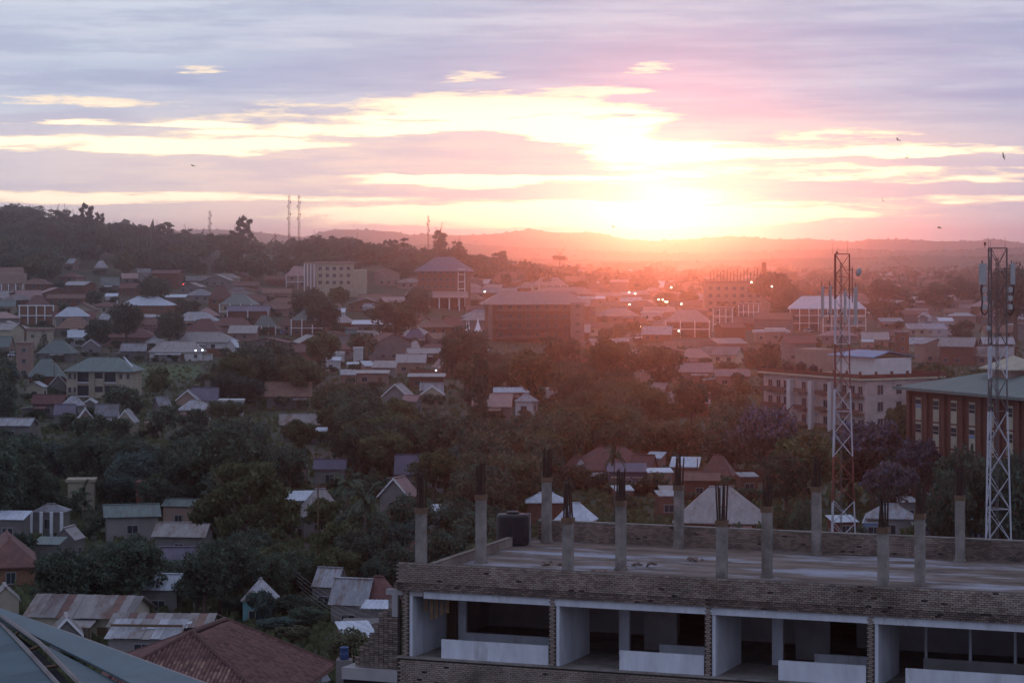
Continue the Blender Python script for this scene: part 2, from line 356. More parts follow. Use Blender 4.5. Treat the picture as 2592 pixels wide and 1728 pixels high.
kind('spreading', 1.45, crown_mesh('crown', MT['leaf_dark'], 19, 5200, [(math.cos(a*2.4)*.75*(a/26)**.5, math.sin(a*2.4)*.75*(a/26)**.5, 1.2-.4*(a/26)+.1*math.sin(a*3), .25) for a in range(27)], (1,1,.5), .045), trunk_mesh('trunk', 1.35, .07, 9, 6, .8, .3))
kind('thin', 3.4, crown_mesh('crown', MT['leaf_dark'], 20, 700, [(math.cos(a*2.4)*.55*(.4+.6*((a*5) % 7)/7), math.sin(a*2.4)*.5, 1.3+a*.13, .2) for a in range(15)], (1,1,.8), .07), trunk_mesh('trunk', 3.5, .06, 12, 7, .6, .35))
kind('snag', 3.0, crown_mesh('crown', MT['leaf_dark'], 21, 260, [(-.62,0,1.95,.12),(-.5,.1,2.3,.09),(0,0,2.9,.13),(.02,0,2.6,.1),(.55,0,2.05,.14),(.8,.1,2.35,.1),(.3,0,1.8,.1),(-.2,0,1.6,.13)], (1,1,.8), .05),
     (lambda m: [m.tube((0,0,-.2), (0,0,1.6), .11, .09), m.tube((0,0,1.5), (0,0,2.9), .08, .05)] + [m.tube((0,0,1.2+.1*i), q, .07, .05) for i, q in enumerate([(-.62,0,1.95),(-.5,.1,2.3),(.55,0,2.05),(.8,.1,2.35),(.3,0,1.8)])] and m.mesh('trunk', MT['bark']))(MB()))
kind('cone', 3.3, crown_mesh('crown', MT['leaf_dark'], 22, 2200, [(0,0,.5+.24*a,.95-.075*a) for a in range(11)], (1,1,.5), .06), trunk_mesh('trunk', 3.0, .07, 0, 8))
kind('jacaranda', 1.9, crown_mesh('crown', MT['leaf_jacg'], 23, 5600, lob(33, 34, .9, .6, 1.15, .14, .3), (1,1,.7), .045, MT['leaf_jac'], .42, .3), trunk_mesh('trunk', 1.9, .06, 9, 9, .8, .3))
kind('feathery', 1.75, crown_mesh('crown', MT['leaf_olive'], 24, 7500, [(math.cos(a*2.4)*.85*(a/30)**.5, math.sin(a*2.4)*.8*(a/30)**.5, 1.5-.75*(a/30)**1.3+.12*math.sin(a*5), .2) for a in range(31)], (1.25,1.25,.5), .042), trunk_mesh('trunk', 1.6, .05, 12, 10, .9, .25))
kind('bush', 1.2, crown_mesh('crown', MT['leaf_mid'], 25, 1500, lob(35, 12, .75, .5, .5, .25, .45), (1,1,.8), .07), trunk_mesh('trunk', .9, .06, 4, 11, .5, .2))
def palm_meshes(nf=15, ln=1.0, width=.13, stem=2.2, upright=0.2, seed=3):
    rr = random.Random(seed); m = MB()
    for k in range(nf):
        a = 2*PI*k/nf+rr.uniform(-.15, .15); e = rr.uniform(-.1, 1.0)+upright; p = Vector((0,0,stem)); d = Vector((math.cos(a)*math.cos(e), math.sin(a)*math.cos(e), math.sin(e)))
        sd = Vector((-math.sin(a), math.cos(a), 0)); pts = []
        for i in range(7): pts.append(p.copy()); p = p+d*ln/6; d = (d+Vector((0,0,-.26))).normalized()
        for i in range(6):
            w0 = width*math.sin(PI*(i+.35)/7); w1 = width*math.sin(PI*(i+1.35)/7.2)
            for sg in (-1, 1):
                dr = Vector((0,0,-.5)); m.quad(pts[i], pts[i+1], pts[i+1]+(sd*sg+dr)*w1, pts[i]+(sd*sg+dr)*w0)
                m.quad(pts[i]+(pts[i+1]-pts[i])*.5, pts[i+1], pts[i+1]+(sd*sg*1.3+dr*.4)*w1)
    t = MB().tube((0,0,-.2), (.03,0,stem*.5), .06, .05, 7).tube((.03,0,stem*.5), (0,0,stem), .05, .045, 7)
    return m.mesh('frond_crown', MT['leaf_mid']), t.mesh('trunk', MT['bark'], True)
pc, pt = palm_meshes(); kind('palm', 2.9, pc, pt)
pc2, pt2 = palm_meshes(9, 1.0, .2, .75, .35, 5); kind('banana', 1.6, pc2, pt2)
TREES = []      # (thing, u, v of crown middle, distance, kind, crown width)
WORDS = dict(round0='dark round tree', round1='bushy green tree', round2='bluish green leafy tree', olive='olive green bushy tree', warm='brownish green tree', tall='tall narrow tree', layered='tiered flat branched tree',
    umbrella='umbrella shaped tree', spreading='wide spreading tree', thin='sparse see-through tree', snag='bare forked tree with leaf tufts', cone='dark cone shaped tree', jacaranda='purple flowering jacaranda tree', feathery='feathery yellow green tree',
    bush='low green bush', palm='palm tree', banana='banana plant')
NAMES = dict(tall='tall_tree', umbrella='umbrella_tree', cone='conifer_tree', jacaranda='jacaranda_tree', bush='bush', palm='palm_tree', banana='banana_plant', feathery='feathery_tree')
def tree(k, x, y, rad, label=None, group=None, zs=1.0, z=None):
    h, cr, tr = KINDS[k]; z = T(x, y) if z is None else z
    t = thing(NAMES.get(k, 'broadleaf_tree'), label, 'bush' if k == 'bush' else 'plant' if k == 'banana' else 'tree', (x, y, z), R.uniform(0, 6.28), group)
    t.scale = (rad, rad*R.uniform(.9, 1.1), rad*zs)
    link('crown', cr, t); link('trunk', tr, t)
    u = U0+F*x/y; TREES.append([t, u, HZ+(EYE-z-h*rad*zs*.6)*F/y, y, k, rad*2, label]); return t
def tree_at(k, u, vtop, wpx, D, label=None, zs=None, base=None):
    """tree whose top shows at (u, vtop), crown WPX wide, at distance D"""
    rad = wpx/F*D/2; return _tall(k, (u-U0)/F*D, D, rad, EYE-(vtop-HZ)/F*D, label)
def _tall(k, x, D, rad, ztop, label):
    h = KINDS[k][0]; z = T(x, D); return tree(k, x, D, rad, label, zs=max(.45, (ztop-z)/(h*rad)), z=z)
# ================================================================ HOUSES
WIN = {}
def win_meshes(w, h):
    k = (w, h)
    if k not in WIN:
        f = MB(); t = .09
        f.box(-w/2, w/2, -.05, .03, h-t, h); f.box(-w/2-.08, w/2+.08, -.1, .03, -t, 0)
        f.box(-w/2, -w/2+t, -.05, .03, 0, h-t); f.box(w/2-t, w/2, -.05, .03, 0, h-t); f.box(-.03, .03, -.04, .03, 0, h-t)
        p = MB().box(-w/2+t+.002, w/2-t-.002, -.012, .028, .002, h-t-.002)
        WIN[k] = (f.mesh('window', MT['frame_white']), p.mesh('pane', MT['glass']), MB().box(-w/2, w/2, -.06, .03, 0, h).mesh('door', MT['wood']))
    return WIN[k]
def window(parent, x, y, z, rot=0.0, w=1.3, h=1.1, door=False):
    f, p, d = win_meshes(w, h)
    if door: return link('door', d, parent, (x, y, z), rot)
    o = link('window', f, parent, (x, y, z), rot); link('pane', p, o); return o
def corr(m, p0, p1, p2, p3, pitch=.38, amp=.035, t=.06):
    """corrugated sheet from eave p0-p1 up to ridge p3-p2"""
    p0, p1, p2, p3 = map(Vector, (p0, p1, p2, p3)); n = max(4, int((p1-p0).length/pitch)*2); nm = (p1-p0).cross(p3-p0).normalized()
    if nm.z < 0: nm = -nm
    b = len(m.v)
    for i in range(n+1):
        k = i/n; o = nm*(amp if i % 2 else 0); lo = p0.lerp(p1, k); hi = p3.lerp(p2, k)
        m.v += [tuple(lo+o), tuple(hi+o), tuple(lo+o-nm*t), tuple(hi+o-nm*t)]
    for i in range(n):
        a = b+4*i; m.f += [(a, a+4, a+5, a+1), (a+2, a+3, a+7, a+6), (a, a+2, a+6, a+4)]
    m.f += [(b, b+1, b+3, b+2), (b+4*n, b+4*n+2, b+4*n+3, b+4*n+1)]
SLAB_T = .14
def roof(parent, kind_, Wd, Dp, z0, rh, m, ov=.55, fine=False, sheets=0, seed=0, fascia=False):
    """roof in the frame of its house; returns the roof part"""
    w, d = Wd/2+ov, Dp/2+ov; z0 = z0-.0; mb = MB(); rr = random.Random(seed)
    lo = z0-rh*ov/(Dp/2 if kind_ in 'gs' else Wd/2 if kind_ == 'e' else min(Wd, Dp)/2)
    def sl(*p):
        if fine and len(p) == 4: corr(mb, *p)
        else: mb.slab(p, SLAB_T)
    quads = []
    if kind_ == 'g': quads = [((-w,-d,lo),(w,-d,lo),(w,0,z0+rh),(-w,0,z0+rh)), ((w,d,lo),(-w,d,lo),(-w,0,z0+rh),(w,0,z0+rh))]
    elif kind_ == 'e': quads = [((-w,d,lo),(-w,-d,lo),(0,-d,z0+rh),(0,d,z0+rh)), ((w,-d,lo),(w,d,lo),(0,d,z0+rh),(0,-d,z0+rh))]
    elif kind_ == 's': quads = [((-w,-d,z0),(w,-d,z0),(w,d,z0+rh),(-w,d,z0+rh))]
    elif kind_ == 'f': mb.box(-w, w, -d, d, z0, z0+max(.25, rh))
    else:
        if Wd >= Dp: r = Wd/2-Dp/2*.9; a, b_ = (-r, 0, z0+rh), (r, 0, z0+rh); mb.slab(((-w,-d,lo),(w,-d,lo),b_,a), SLAB_T); mb.slab(((w,d,lo),(-w,d,lo),a,b_), SLAB_T); mb.slab(((w,-d,lo),(w,d,lo),b_), SLAB_T); mb.slab(((-w,d,lo),(-w,-d,lo),a), SLAB_T)
        else: r = Dp/2-Wd/2*.9; a, b_ = (0, -r, z0+rh), (0, r, z0+rh); mb.slab(((-w,-d,lo),(w,-d,lo),a), SLAB_T); mb.slab(((w,d,lo),(-w,d,lo),b_), SLAB_T); mb.slab(((w,-d,lo),(w,d,lo),b_,a), SLAB_T); mb.slab(((-w,d,lo),(-w,-d,lo),a,b_), SLAB_T)
    if sheets and quads:
        ro = link('roof', MB().box(-w*.98, w*.98, -.08, .08, z0+rh-.3, z0+rh-.1).mesh('roof', MT['wood']), parent)
        q = quads[0]; p0, p1, p2, p3 = map(Vector, q); mats = [m, m, MT['rust_roof'], MT['pale_roof'], MT['brown_roof']]
        for i in range(sheets):
            a, b_ = i/sheets, (i+1)/sheets; up = Vector((0, -.01, .03))*(i % 2); s = MB(); e = Vector((0, 0, rr.uniform(-.03, .03)))
            corr(s, p0.lerp(p1, a)+up+e, p0.lerp(p1, b_)+up+e, p3.lerp(p2, b_)+up, p3.lerp(p2, a)+up, .2, .025, .03)
            s.ob('sheet', rr.choice(mats), ro)
        for q in quads[1:]:
            s = MB(); corr(s, *q); s.ob('sheet', m, ro)
        return ro
    for q in quads: sl(*q)
    ro = mb.ob('roof', m, parent)
    if kind_ in 'geh':
        rc = MB()
        if kind_ == 'g': rc.box(-w, w, -.16, .16, z0+rh-.02, z0+rh+.07)
        elif kind_ == 'e': rc.box(-.16, .16, -d, d, z0+rh-.02, z0+rh+.07)
        else: rc.tube((a[0],a[1],a[2]+.02), (b_[0],b_[1],b_[2]+.02), .12, .12, 5)
        rc.ob('ridge_cap', m, ro)
    if fascia:
        fa = MB()
        if kind_ == 'e':
            for s in (-1, 1): fa.slab(((s*w,-d-.05,lo+.05),(0,-d-.05,z0+rh+.08),(0,-d-.05,z0+rh-.22),(s*w,-d-.05,lo-.22)) , .08, (0,-1,0))
        else: fa.box(-w, w, -d-.07, -d-.01, lo-.24, lo+.03)
        fa.ob('fascia', MT['trim_white'], ro)
    return ro
HOUSES = []     # u0, u1, v_top, v_eave, D, x, y, radius, phrase
def house(z, x0, x1, yr, ye, st, kd, rm, wm, rot, phrase, Dp=None, name='house', group=None, label=None, wins=True, D=None, fine=None, sheets=0, fascia=False, cols=0, prot=1, rh=None, cat=None):
    """z: zoom window of the photograph; x0..x1 roof extent, yr ridge row, ye eave row (in that window); st storeys"""
    if z: u0, v0 = zc(z, x0, yr); u1, v1 = zc(z, x1, ye)
    else: u0, u1, v0, v1 = x0, x1, yr, ye
    hw = 3.1*st+.1 if st >= 1 else 2.4; um = (u0+u1)/2
    D_given = D is not None
    if D is None: D = depth_at(um, v1, hw)
    if D < 300 and st == 1 and not D_given: hw = 2.4; D = depth_at(um, v1, hw)
    D = max(D, 60); wid = (u1-u0)/F*D; th = math.radians(abs(rot))
    if Dp is None: Dp = min(max(wid*.6, 3.0), 11.0)
    ov = min(.55, wid*.05); Wd = max(2.5, (wid-(Dp+2*ov)*math.sin(th))/math.cos(th)-2*ov)
    dc = (Dp/2*math.cos(th)); yc = D+dc; xc = (um-U0)/F*(yc)
    ze = EYE-(v1-HZ)/F*D; g = min(T(xc, yc), T(xc, D), ze-2.0)
    zr = EYE-(v0-HZ)/F*(yc if kd != 'e' else D); RH = rh or max(.35, min(zr-ze, Wd*.45+.5, 4.5))
    near = D < 330 if fine is None else fine
    lb = label or phrase
    t = thing(name, lb, cat or ('building' if st > 1.5 else 'shed' if name in ('shed', 'shelter') else 'house'), (xc, yc, g), math.radians(rot), group); H_ = ze-g
    w = MB(); 
    if name == 'shelter':
        for sx in (-1, 1):
            for sy in (-1, 1): w.tube((sx*Wd*.45, sy*Dp*.45, -1), (sx*Wd*.45, sy*Dp*.45, H_), .09, .09, 6)
        w.ob('posts', MT['wood'], t)
    else:
        w.box(-Wd/2, Wd/2, -Dp/2, Dp/2, -1.5, H_-.02)
        if kd == 'g':
            for s in (-1, 1): w.slab(((s*Wd/2,-Dp/2,H_-.02),(s*Wd/2,0,H_+RH-.16),(s*Wd/2,Dp/2,H_-.02)), .15, (s,0,0))
        if kd == 'e': w.slab(((-Wd/2,-Dp/2,H_-.02),(0,-Dp/2,H_+RH-.16),(Wd/2,-Dp/2,H_-.02)), .15, (0,-1,0)); w.slab(((-Wd/2,Dp/2,H_-.02),(0,Dp/2,H_+RH-.16),(Wd/2,Dp/2,H_-.02)), .15, (0,1,0))
        if kd == 's': w.slab(((-Wd/2,Dp/2,H_-.02),(-Wd/2,Dp/2,H_+RH-.16),(Wd/2,Dp/2,H_+RH-.16),(Wd/2,Dp/2,H_-.02)), .15, (0,1,0)); [w.slab(((s*Wd/2,-Dp/2,H_-.02),(s*Wd/2,Dp/2,H_+RH-.16),(s*Wd/2,Dp/2,H_-.02)), .1, (s,0,0)) for s in (-1,1)]
        w.ob('wall', MT[wm], t)
    roof(t, kd, Wd, Dp, H_, RH, MT[rm], ov=ov, fine=near, sheets=sheets, seed=len(HOUSES), fascia=fascia)
    if cols:
        c = MB()
        for i in range(cols): xx = -Wd/2+Wd*i/(cols-1) if cols > 1 else 0; link('column', MB().box(xx-.17, xx+.17, -Dp/2-1.0, -Dp/2-.66, -.5, H_-.03).mesh('column', MT['trim_white']), t)
        for s_ in range(1, int(st)): link('balcony_slab', MB().box(-Wd/2-.2, Wd/2+.2, -Dp/2-1.15, -Dp/2-.003, H_*s_/st-.15, H_*s_/st+.1).mesh('balcony_slab', MT['trim_white']), t)
    if wins and name != 'shelter' and wid*F/D > 26:
        n = max(1, min(5, int(Wd/3.6)))
        for s_ in range(max(1, int(st))):
            for i in range(n):
                xx = -Wd/2+Wd*(i+.5)/n; zz = H_-st*3.1+s_*3.1+.95 if st >= 1 else H_-1.6
                if s_ == 0 and i == n//2 and n > 1: window(t, xx, -Dp/2-.035, max(zz-.95, H_-3.05), 0, .95, 2.0, True)
                else: window(t, xx, -Dp/2-.035, zz, 0, R.choice((1.1, 1.4)), R.choice((1.0, 1.2)))
        if abs(rot) > 8: sx = 1 if rot < 0 else -1; window(t, sx*(Wd/2+.035), 0, H_-2.1, sx*PI/2, 1.1, 1.1)
    q_ = random.Random(len(HOUSES)*3+1)
    if st <= 1 and kd in 'ghe' and Wd > 6 and name == 'house':
        if q_.random() < .6 and not cols:
            a, b_ = sorted((q_.uniform(-.5, .5)*Wd, q_.uniform(-.5, .5)*Wd)); b_ = max(b_, a+2.6); hv = min(2.5, H_-.3)
            MB().slab(((a,-Dp/2-2.2,hv-.45),(b_,-Dp/2-2.2,hv-.45),(b_,-Dp/2-.1,hv),(a,-Dp/2-.1,hv)), .07).ob('veranda_roof', MT[q_.choice(('rust_roof','pale_roof','brown_roof', rm))], t)
            for x_ in (a+.15, b_-.15): MB().box(x_-.06, x_+.06, -Dp/2-2.1, -Dp/2-1.98, -1, hv-.45).ob('veranda_post', MT['wood'], t)
        if q_.random() < .55:
            s_ = q_.choice((-1, 1)); x0_, x1_ = sorted((s_*(Wd/2+.003), s_*(Wd/2+q_.uniform(1.6, 3.2)))); hv = min(2.2, H_-.4); y0_, y1_ = -Dp*q_.uniform(.1, .48), Dp*q_.uniform(.1, .45)
            ext = MB().box(x0_, x1_, y0_, y1_, -1.2, hv-.3).ob('lean_to', MT[q_.choice(('brick_wall', 'grey_wall', wm))], t); zi, zo = hv, hv-.28; za, zb = (zo, zi) if s_ < 0 else (zi, zo)
            MB().slab(((x0_-(.3 if s_ < 0 else 0),y0_-.3,za),(x1_+(.3 if s_ > 0 else 0),y0_-.3,zb),(x1_+(.3 if s_ > 0 else 0),y1_+.3,zb),(x0_-(.3 if s_ < 0 else 0),y1_+.3,za)), .06).ob('lean_to_roof', MT[q_.choice(('rust_roof', 'pale_roof', 'grey_roof'))], ext)
    HOUSES.append((u0, u1, v0, v1+hw*F/D*(.35 if prot == 1 else .9 if prot == 2 else -9), D, xc, yc, math.hypot(Wd, Dp)/2, phrase)); return t
# ================================================================ THE UNFINISHED BUILDING IN FRONT
ZR = 20.4                                   # its flat roof; floor below at ZF
ZF = 17.1
dm('brick_old', (.235,.185,.155), .95, .5, .45, rnd=.12); dm('brick_dark', (.20,.15,.125), .95, .5, .45, rnd=.12); dm('brick_sooty', (.13,.10,.085), .95, .5, .5, rnd=.3)
dm('mortar', (.055,.045,.04), .95, 3, .3)
dm('slab', (.155,.118,.10), .85, .9, .5, col2=(.30,.30,.34), c2=.57, bump=.15, spec=.03, stretch=(.35,1.3,1))
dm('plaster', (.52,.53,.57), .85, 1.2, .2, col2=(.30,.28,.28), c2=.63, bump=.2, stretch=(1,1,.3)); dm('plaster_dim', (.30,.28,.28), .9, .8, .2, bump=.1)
dm('tank', (.012,.012,.015), .5, 1, .1, spec=.25)
NB = thing('unfinished_building', 'half-built brick and concrete block with bare roof columns and open white balconies', 'building', (1.81, 131.4, 0), math.radians(-21.5))
def nbp(name, m, b, parent=None): return b.ob(name, MT[m], parent or NB)
nbp('roof_slab', 'slab', MB().box(-1.0, 34, -17.15, 1.15, ZR-.35, ZR))
BR = {}
def brick_mesh(m):
    if m not in BR:
        b = MB(); l, h, d = .112, .036, .05; c = .008
        b.v = [(-l,d,-h),(l,d,-h),(l,d,h),(-l,d,h),(-l,-d+c,-h),(l,-d+c,-h),(l,-d+c,h),(-l,-d+c,h),(-l+c,-d,-h+c),(l-c,-d,-h+c),(l-c,-d,h-c),(-l+c,-d,h-c)]
        b.f = [(0,1,2,3),(4,5,1,0),(7,3,2,6),(4,0,3,7),(5,6,2,1),(8,9,5,4),(9,10,6,5),(10,11,7,6),(11,8,4,7),(11,10,9,8)]
        BR[m] = b.mesh('brick', MT[m])
    return BR[m]
def brick_wall(parent, s0, s1, yf, z0, courses, singles, seed, mats=('brick_old','brick_old','brick_dark'), face=-1, ph=.09):
    """courses of bricks on the face at y = yf (local), looking along -y; the first SINGLES bricks are parts, the rest one mesh"""
    rr = random.Random(seed); n = int((s1-s0)/.24); left = {m: MB() for m in set(mats)}; k = 0
    cells = [(c, i) for c in range(courses) for i in range(n)]
    cells.sort(key=lambda t: (t[1], t[0]))
    for c, i in cells:
        if rr.random() < .012: continue
        x = s0+.12+i*.24+(.12 if c % 2 else 0)+rr.uniform(-.006, .006); z = z0+.045+c*ph; y = yf+.035+rr.uniform(-.012, .012)
        if x > s1-.08: continue
        m = rr.choice(mats)
        if k < singles: o = link('brick', brick_mesh(m), parent, (x, y, z), rr.uniform(-.02, .02)); k += 1
        else: left[m].box(x-.111, x+.111, y-.05, y+.05, z-.035, z+.035)
    for m, b in left.items():
        if b.v: tag(b.ob('bricks', MT[m], parent), kind='stuff')
FW = -17.6                                  # local y of the front wall
pf = nbp('front_parapet', 'mortar', MB().box(-.7, 34, FW+.06, FW+.3, ZR+.13, ZR+1.02)); brick_wall(pf, -.7, 30, FW, ZR+.12, 10, 190, 1)
pb = nbp('front_beam', 'mortar', MB().box(-.7, 34, FW+.1, FW+.42, ZR-.25, ZR+.127)); brick_wall(pb, -.5, 30, FW+.04, ZR-.25, 4, 70, 2, ('brick_sooty','brick_sooty','brick_dark'))
nbp('lintel', 'plaster', MB().box(.6, 34, FW+.16, FW+.46, ZR-.58, ZR-.252))
nbp('beam_stub', 'plaster_dim', MB().box(-1.3, .55, FW+.2, FW+.5, ZR-.5, ZR-.252).box(-1.0, -.72, FW+.2, FW+.5, ZR-1.5, ZR-.5))
bp = nbp('back_parapet', 'mortar', MB().box(-.8, 34, .93, 1.1, ZR-.3, ZR+1.0)); brick_wall(bp, -.8, 33, .89, ZR+.0, 11, 0, 3, ('brick_sooty','brick_dark'))
nbp('coping', 'concrete', MB().box(-.85, 34, .86, 1.16, ZR+1.002, ZR+1.07))
def skew(x0, x1, y0, y1, t, za, zb):        # left side wall running from (x0, y0) back to (x1, y1)
    b = MB(); b.v = [(x0-t,y0,za),(x0,y0,za),(x1,y1,za),(x1-t,y1,za),(x0-t,y0,zb),(x0,y0,zb),(x1,y1,zb),(x1-t,y1,zb)]
    b.f = [(3,2,1,0),(4,5,6,7),(0,1,5,4),(1,2,6,5),(2,3,7,6),(3,0,4,7)]; return b
sp_ = nbp('side_parapet', 'brick_old', skew(-.46, -1.2, FW+.31, .85, .24, ZR-.3, ZR+.42)); nbp('side_coping', 'brick_sooty', skew(-.42, -1.16, FW+.31, .85, .32, ZR+.422, ZR+.48))
b = MB()
for c in range(4): b.v += []; b2 = skew(-.445, -1.185, FW+.33, .8, .02, ZR+.03+c*.09, ZR+.095+c*.09); o_ = len(b.v); b.v += b2.v; b.f += [tuple(i+o_ for i in f) for f in b2.f]
tag(b.ob('brick_courses', MT['brick_old'], NB), kind='stuff')
# storey of balconies under the roof
nbp('floor_slab', 'concrete', MB().box(-.6, 34, FW+.12, 1.0, ZF-.3, ZF))
lw = nbp('lower_wall', 'mortar', MB().box(-.6, 34, FW+.03, FW+.3, ZF-2.6, ZF-.02)); brick_wall(lw, -.6, 26, FW-.03, ZF-1.9, 20, 40, 4, ('brick_old','brick_old','brick_dark'))
nbp('lower_storeys', 'grey_wall', MB().box(-.5, 34, FW+.35, 1.0, -.5, ZF-.3))
nbp('balcony_sill', 'concrete', MB().box(-.65, 34, FW-.08, FW+.3, ZF-.018, ZF+.05))
YB = -13.4
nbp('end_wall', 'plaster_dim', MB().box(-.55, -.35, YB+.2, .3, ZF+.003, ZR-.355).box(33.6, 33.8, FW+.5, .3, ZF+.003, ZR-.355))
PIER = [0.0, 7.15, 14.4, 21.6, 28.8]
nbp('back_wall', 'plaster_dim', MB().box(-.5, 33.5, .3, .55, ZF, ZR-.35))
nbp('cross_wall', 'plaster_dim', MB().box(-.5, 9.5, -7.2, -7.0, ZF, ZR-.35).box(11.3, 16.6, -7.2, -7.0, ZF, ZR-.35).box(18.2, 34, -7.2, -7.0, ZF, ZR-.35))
for i, s in enumerate(PIER):
    pr = nbp('pier', 'mortar', MB().box(s-.45, s-.13, FW+.17, FW+.42, ZF+.05, ZR-.255))
    for c in range(32): zz = ZF+.1+c*.093; (link('brick', brick_mesh('brick_old' if (c*7+i) % 3 else 'brick_dark'), pr, (s-.29+(.03 if c % 2 else -.03), FW+.16+.01*((c*5) % 3), zz)))
    nbp('partition', 'plaster', MB().box(s-.12, s+.03, FW+.2, YB, ZF+.003, ZR-.353))
    e = PIER[i+1]-.5 if i < 4 else 34
    if i == 0:
        nbp('inner_wall', 'plaster', MB().box(.62, 1.0, YB, YB+.2, ZF+.003, ZR-.36).box(1.0, e+.3, YB, YB+.2, ZF+.003, ZF+.62).box(1.0, e+.3, YB, YB+.2, ZR-.75, ZR-.36)); st = 1.45
        dr = nbp('timber_prop', 'wood', MB().tube((.1, YB+.1, ZF+2.2), (.62, YB+.1, ZF+2.3), .04))
        for k in range(5): link('timber_prop', MB().tube((.1+k*.11, YB-.1, ZF), (.09+k*.115, YB-.05, ZR-.4), .035, .03, 5).mesh('timber_prop', MT['wood']), NB)
        for k in range(5): link('hanging_board', MB().box(.45+k*.26, .62+k*.26, FW+.6, FW+.66, ZR-1.25-.12*((k*3) % 4), ZR-.6).mesh('hanging_board', MT['wood']), NB)
    elif i < 3:
        nbp('inner_wall', 'plaster', MB().box(s+1.45, s+1.95, YB, YB+.2, ZF+.003, ZR-.36).box(s+3.4, e+.3, YB, YB+.2, ZF+.003, ZF+.62)); st = s+2.85
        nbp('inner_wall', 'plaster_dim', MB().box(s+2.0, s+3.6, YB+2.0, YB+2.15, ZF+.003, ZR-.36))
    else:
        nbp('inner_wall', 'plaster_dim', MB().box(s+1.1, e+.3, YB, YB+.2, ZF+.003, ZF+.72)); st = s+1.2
        for k in range(5): link('window_post', MB().box(s+1.15+k*1.95, s+1.27+k*1.95, YB, YB+.14, ZF+.722, ZR-.36).mesh('window_post', MT['plaster']), NB)
    nbp('balcony_wall', 'plaster', MB().box(st, e, FW+.22, FW+.36, ZF+.052, ZF+.9))
# columns
for ri, r in enumerate((0.0, 9.06, 16.34)):
    for ci in range(5):
        s = 7.2*ci; rr = random.Random(ri*10+ci); h = 3.28+rr.uniform(-.1, .12); a = .21
        cb = MB(); cb.box(s-a, s+a, -r-a, -r+a, ZR+.002, ZR+h); cb.box(s-a-.05, s+a+.05, -r-a-.05, -r+a+.05, ZR+.003, ZR+.12)
        co_ = nbp('column', 'concrete', cb)
        co_.data.polygons
        if True:
            k = MB().box(s-a-.035, s+a+.035, -r-a-.035, -r+a+.035, ZR+h-.22, ZR+h+.03); k.ob('formwork_collar', MT['wood'], co_)
            bars = [(sx, sy) for sx in (-1, -.3, .3, 1) for sy in (-1, 1)]
            for sx, sy in bars:
                dx, dy = rr.uniform(-.09, .09), rr.uniform(-.08, .08); t = 1.5+rr.uniform(-.1, .12)
                MB().tube((s+sx*.15, -r+sy*.15, ZR+h), (s+sx*.15+dx, -r+sy*.15+dy, ZR+h+t), .042, .036, 4).ob('rebar', MT['rebar'], co_)
            for z in (.25, .6) + ((1.0,) if rr.random() < .6 else ()):
                q = .165; w = MB()
                for (x0, y0), (x1, y1) in (((-q,-q),(q,-q)),((q,-q),(q,q)),((q,q),(-q,q)),((-q,q),(-q,-q))): w.tube((s+x0,-r+y0,ZR+h+z),(s+x1,-r+y1,ZR+h+z),.012,.012,3)
                w.ob('stirrup', MT['rebar'], co_)
# toothed brick edge at the left end, and the ledge under it
tb = thing('stepped_brick_wall', 'dark rough brick wall with a stepped edge at the left end of the half-built block', 'wall', (1.81, 131.4, 0), math.radians(-21.5))
core = MB(); nst = 14
rb = random.Random(5); bricks_ = []
for c in range(34):
    z = ZF-.55+c*.094; ext = .15+1.95*(1-int(c/2.4)/14.2); xx = -.72
    core.box(-.70-ext+.1, -.66, FW+.3, FW+.52, z-.045, z+.048)
    while xx > -.72-ext:
        bricks_.append((xx-.12, z)); xx -= .24
core.ob('core', MT['mortar'], tb)
for x, z in bricks_[:300]: link('brick', brick_mesh(rb.choice(('brick_dark', 'brick_sooty', 'brick_sooty'))), tb, (x, FW+.27+rb.uniform(-.02, .02), z), rb.uniform(-.03, .03))
lg = tag(MB().box(-3.4, -.62, FW-.1, FW+2.2, ZF-1.15, ZF-.62).ob('ledge', MT['plaster_dim'], tb))
MB().box(-3.4, -.62, FW+.1, FW+2.2, -.5, ZF-1.15).ob('support_wall', MT['dark'], tb)
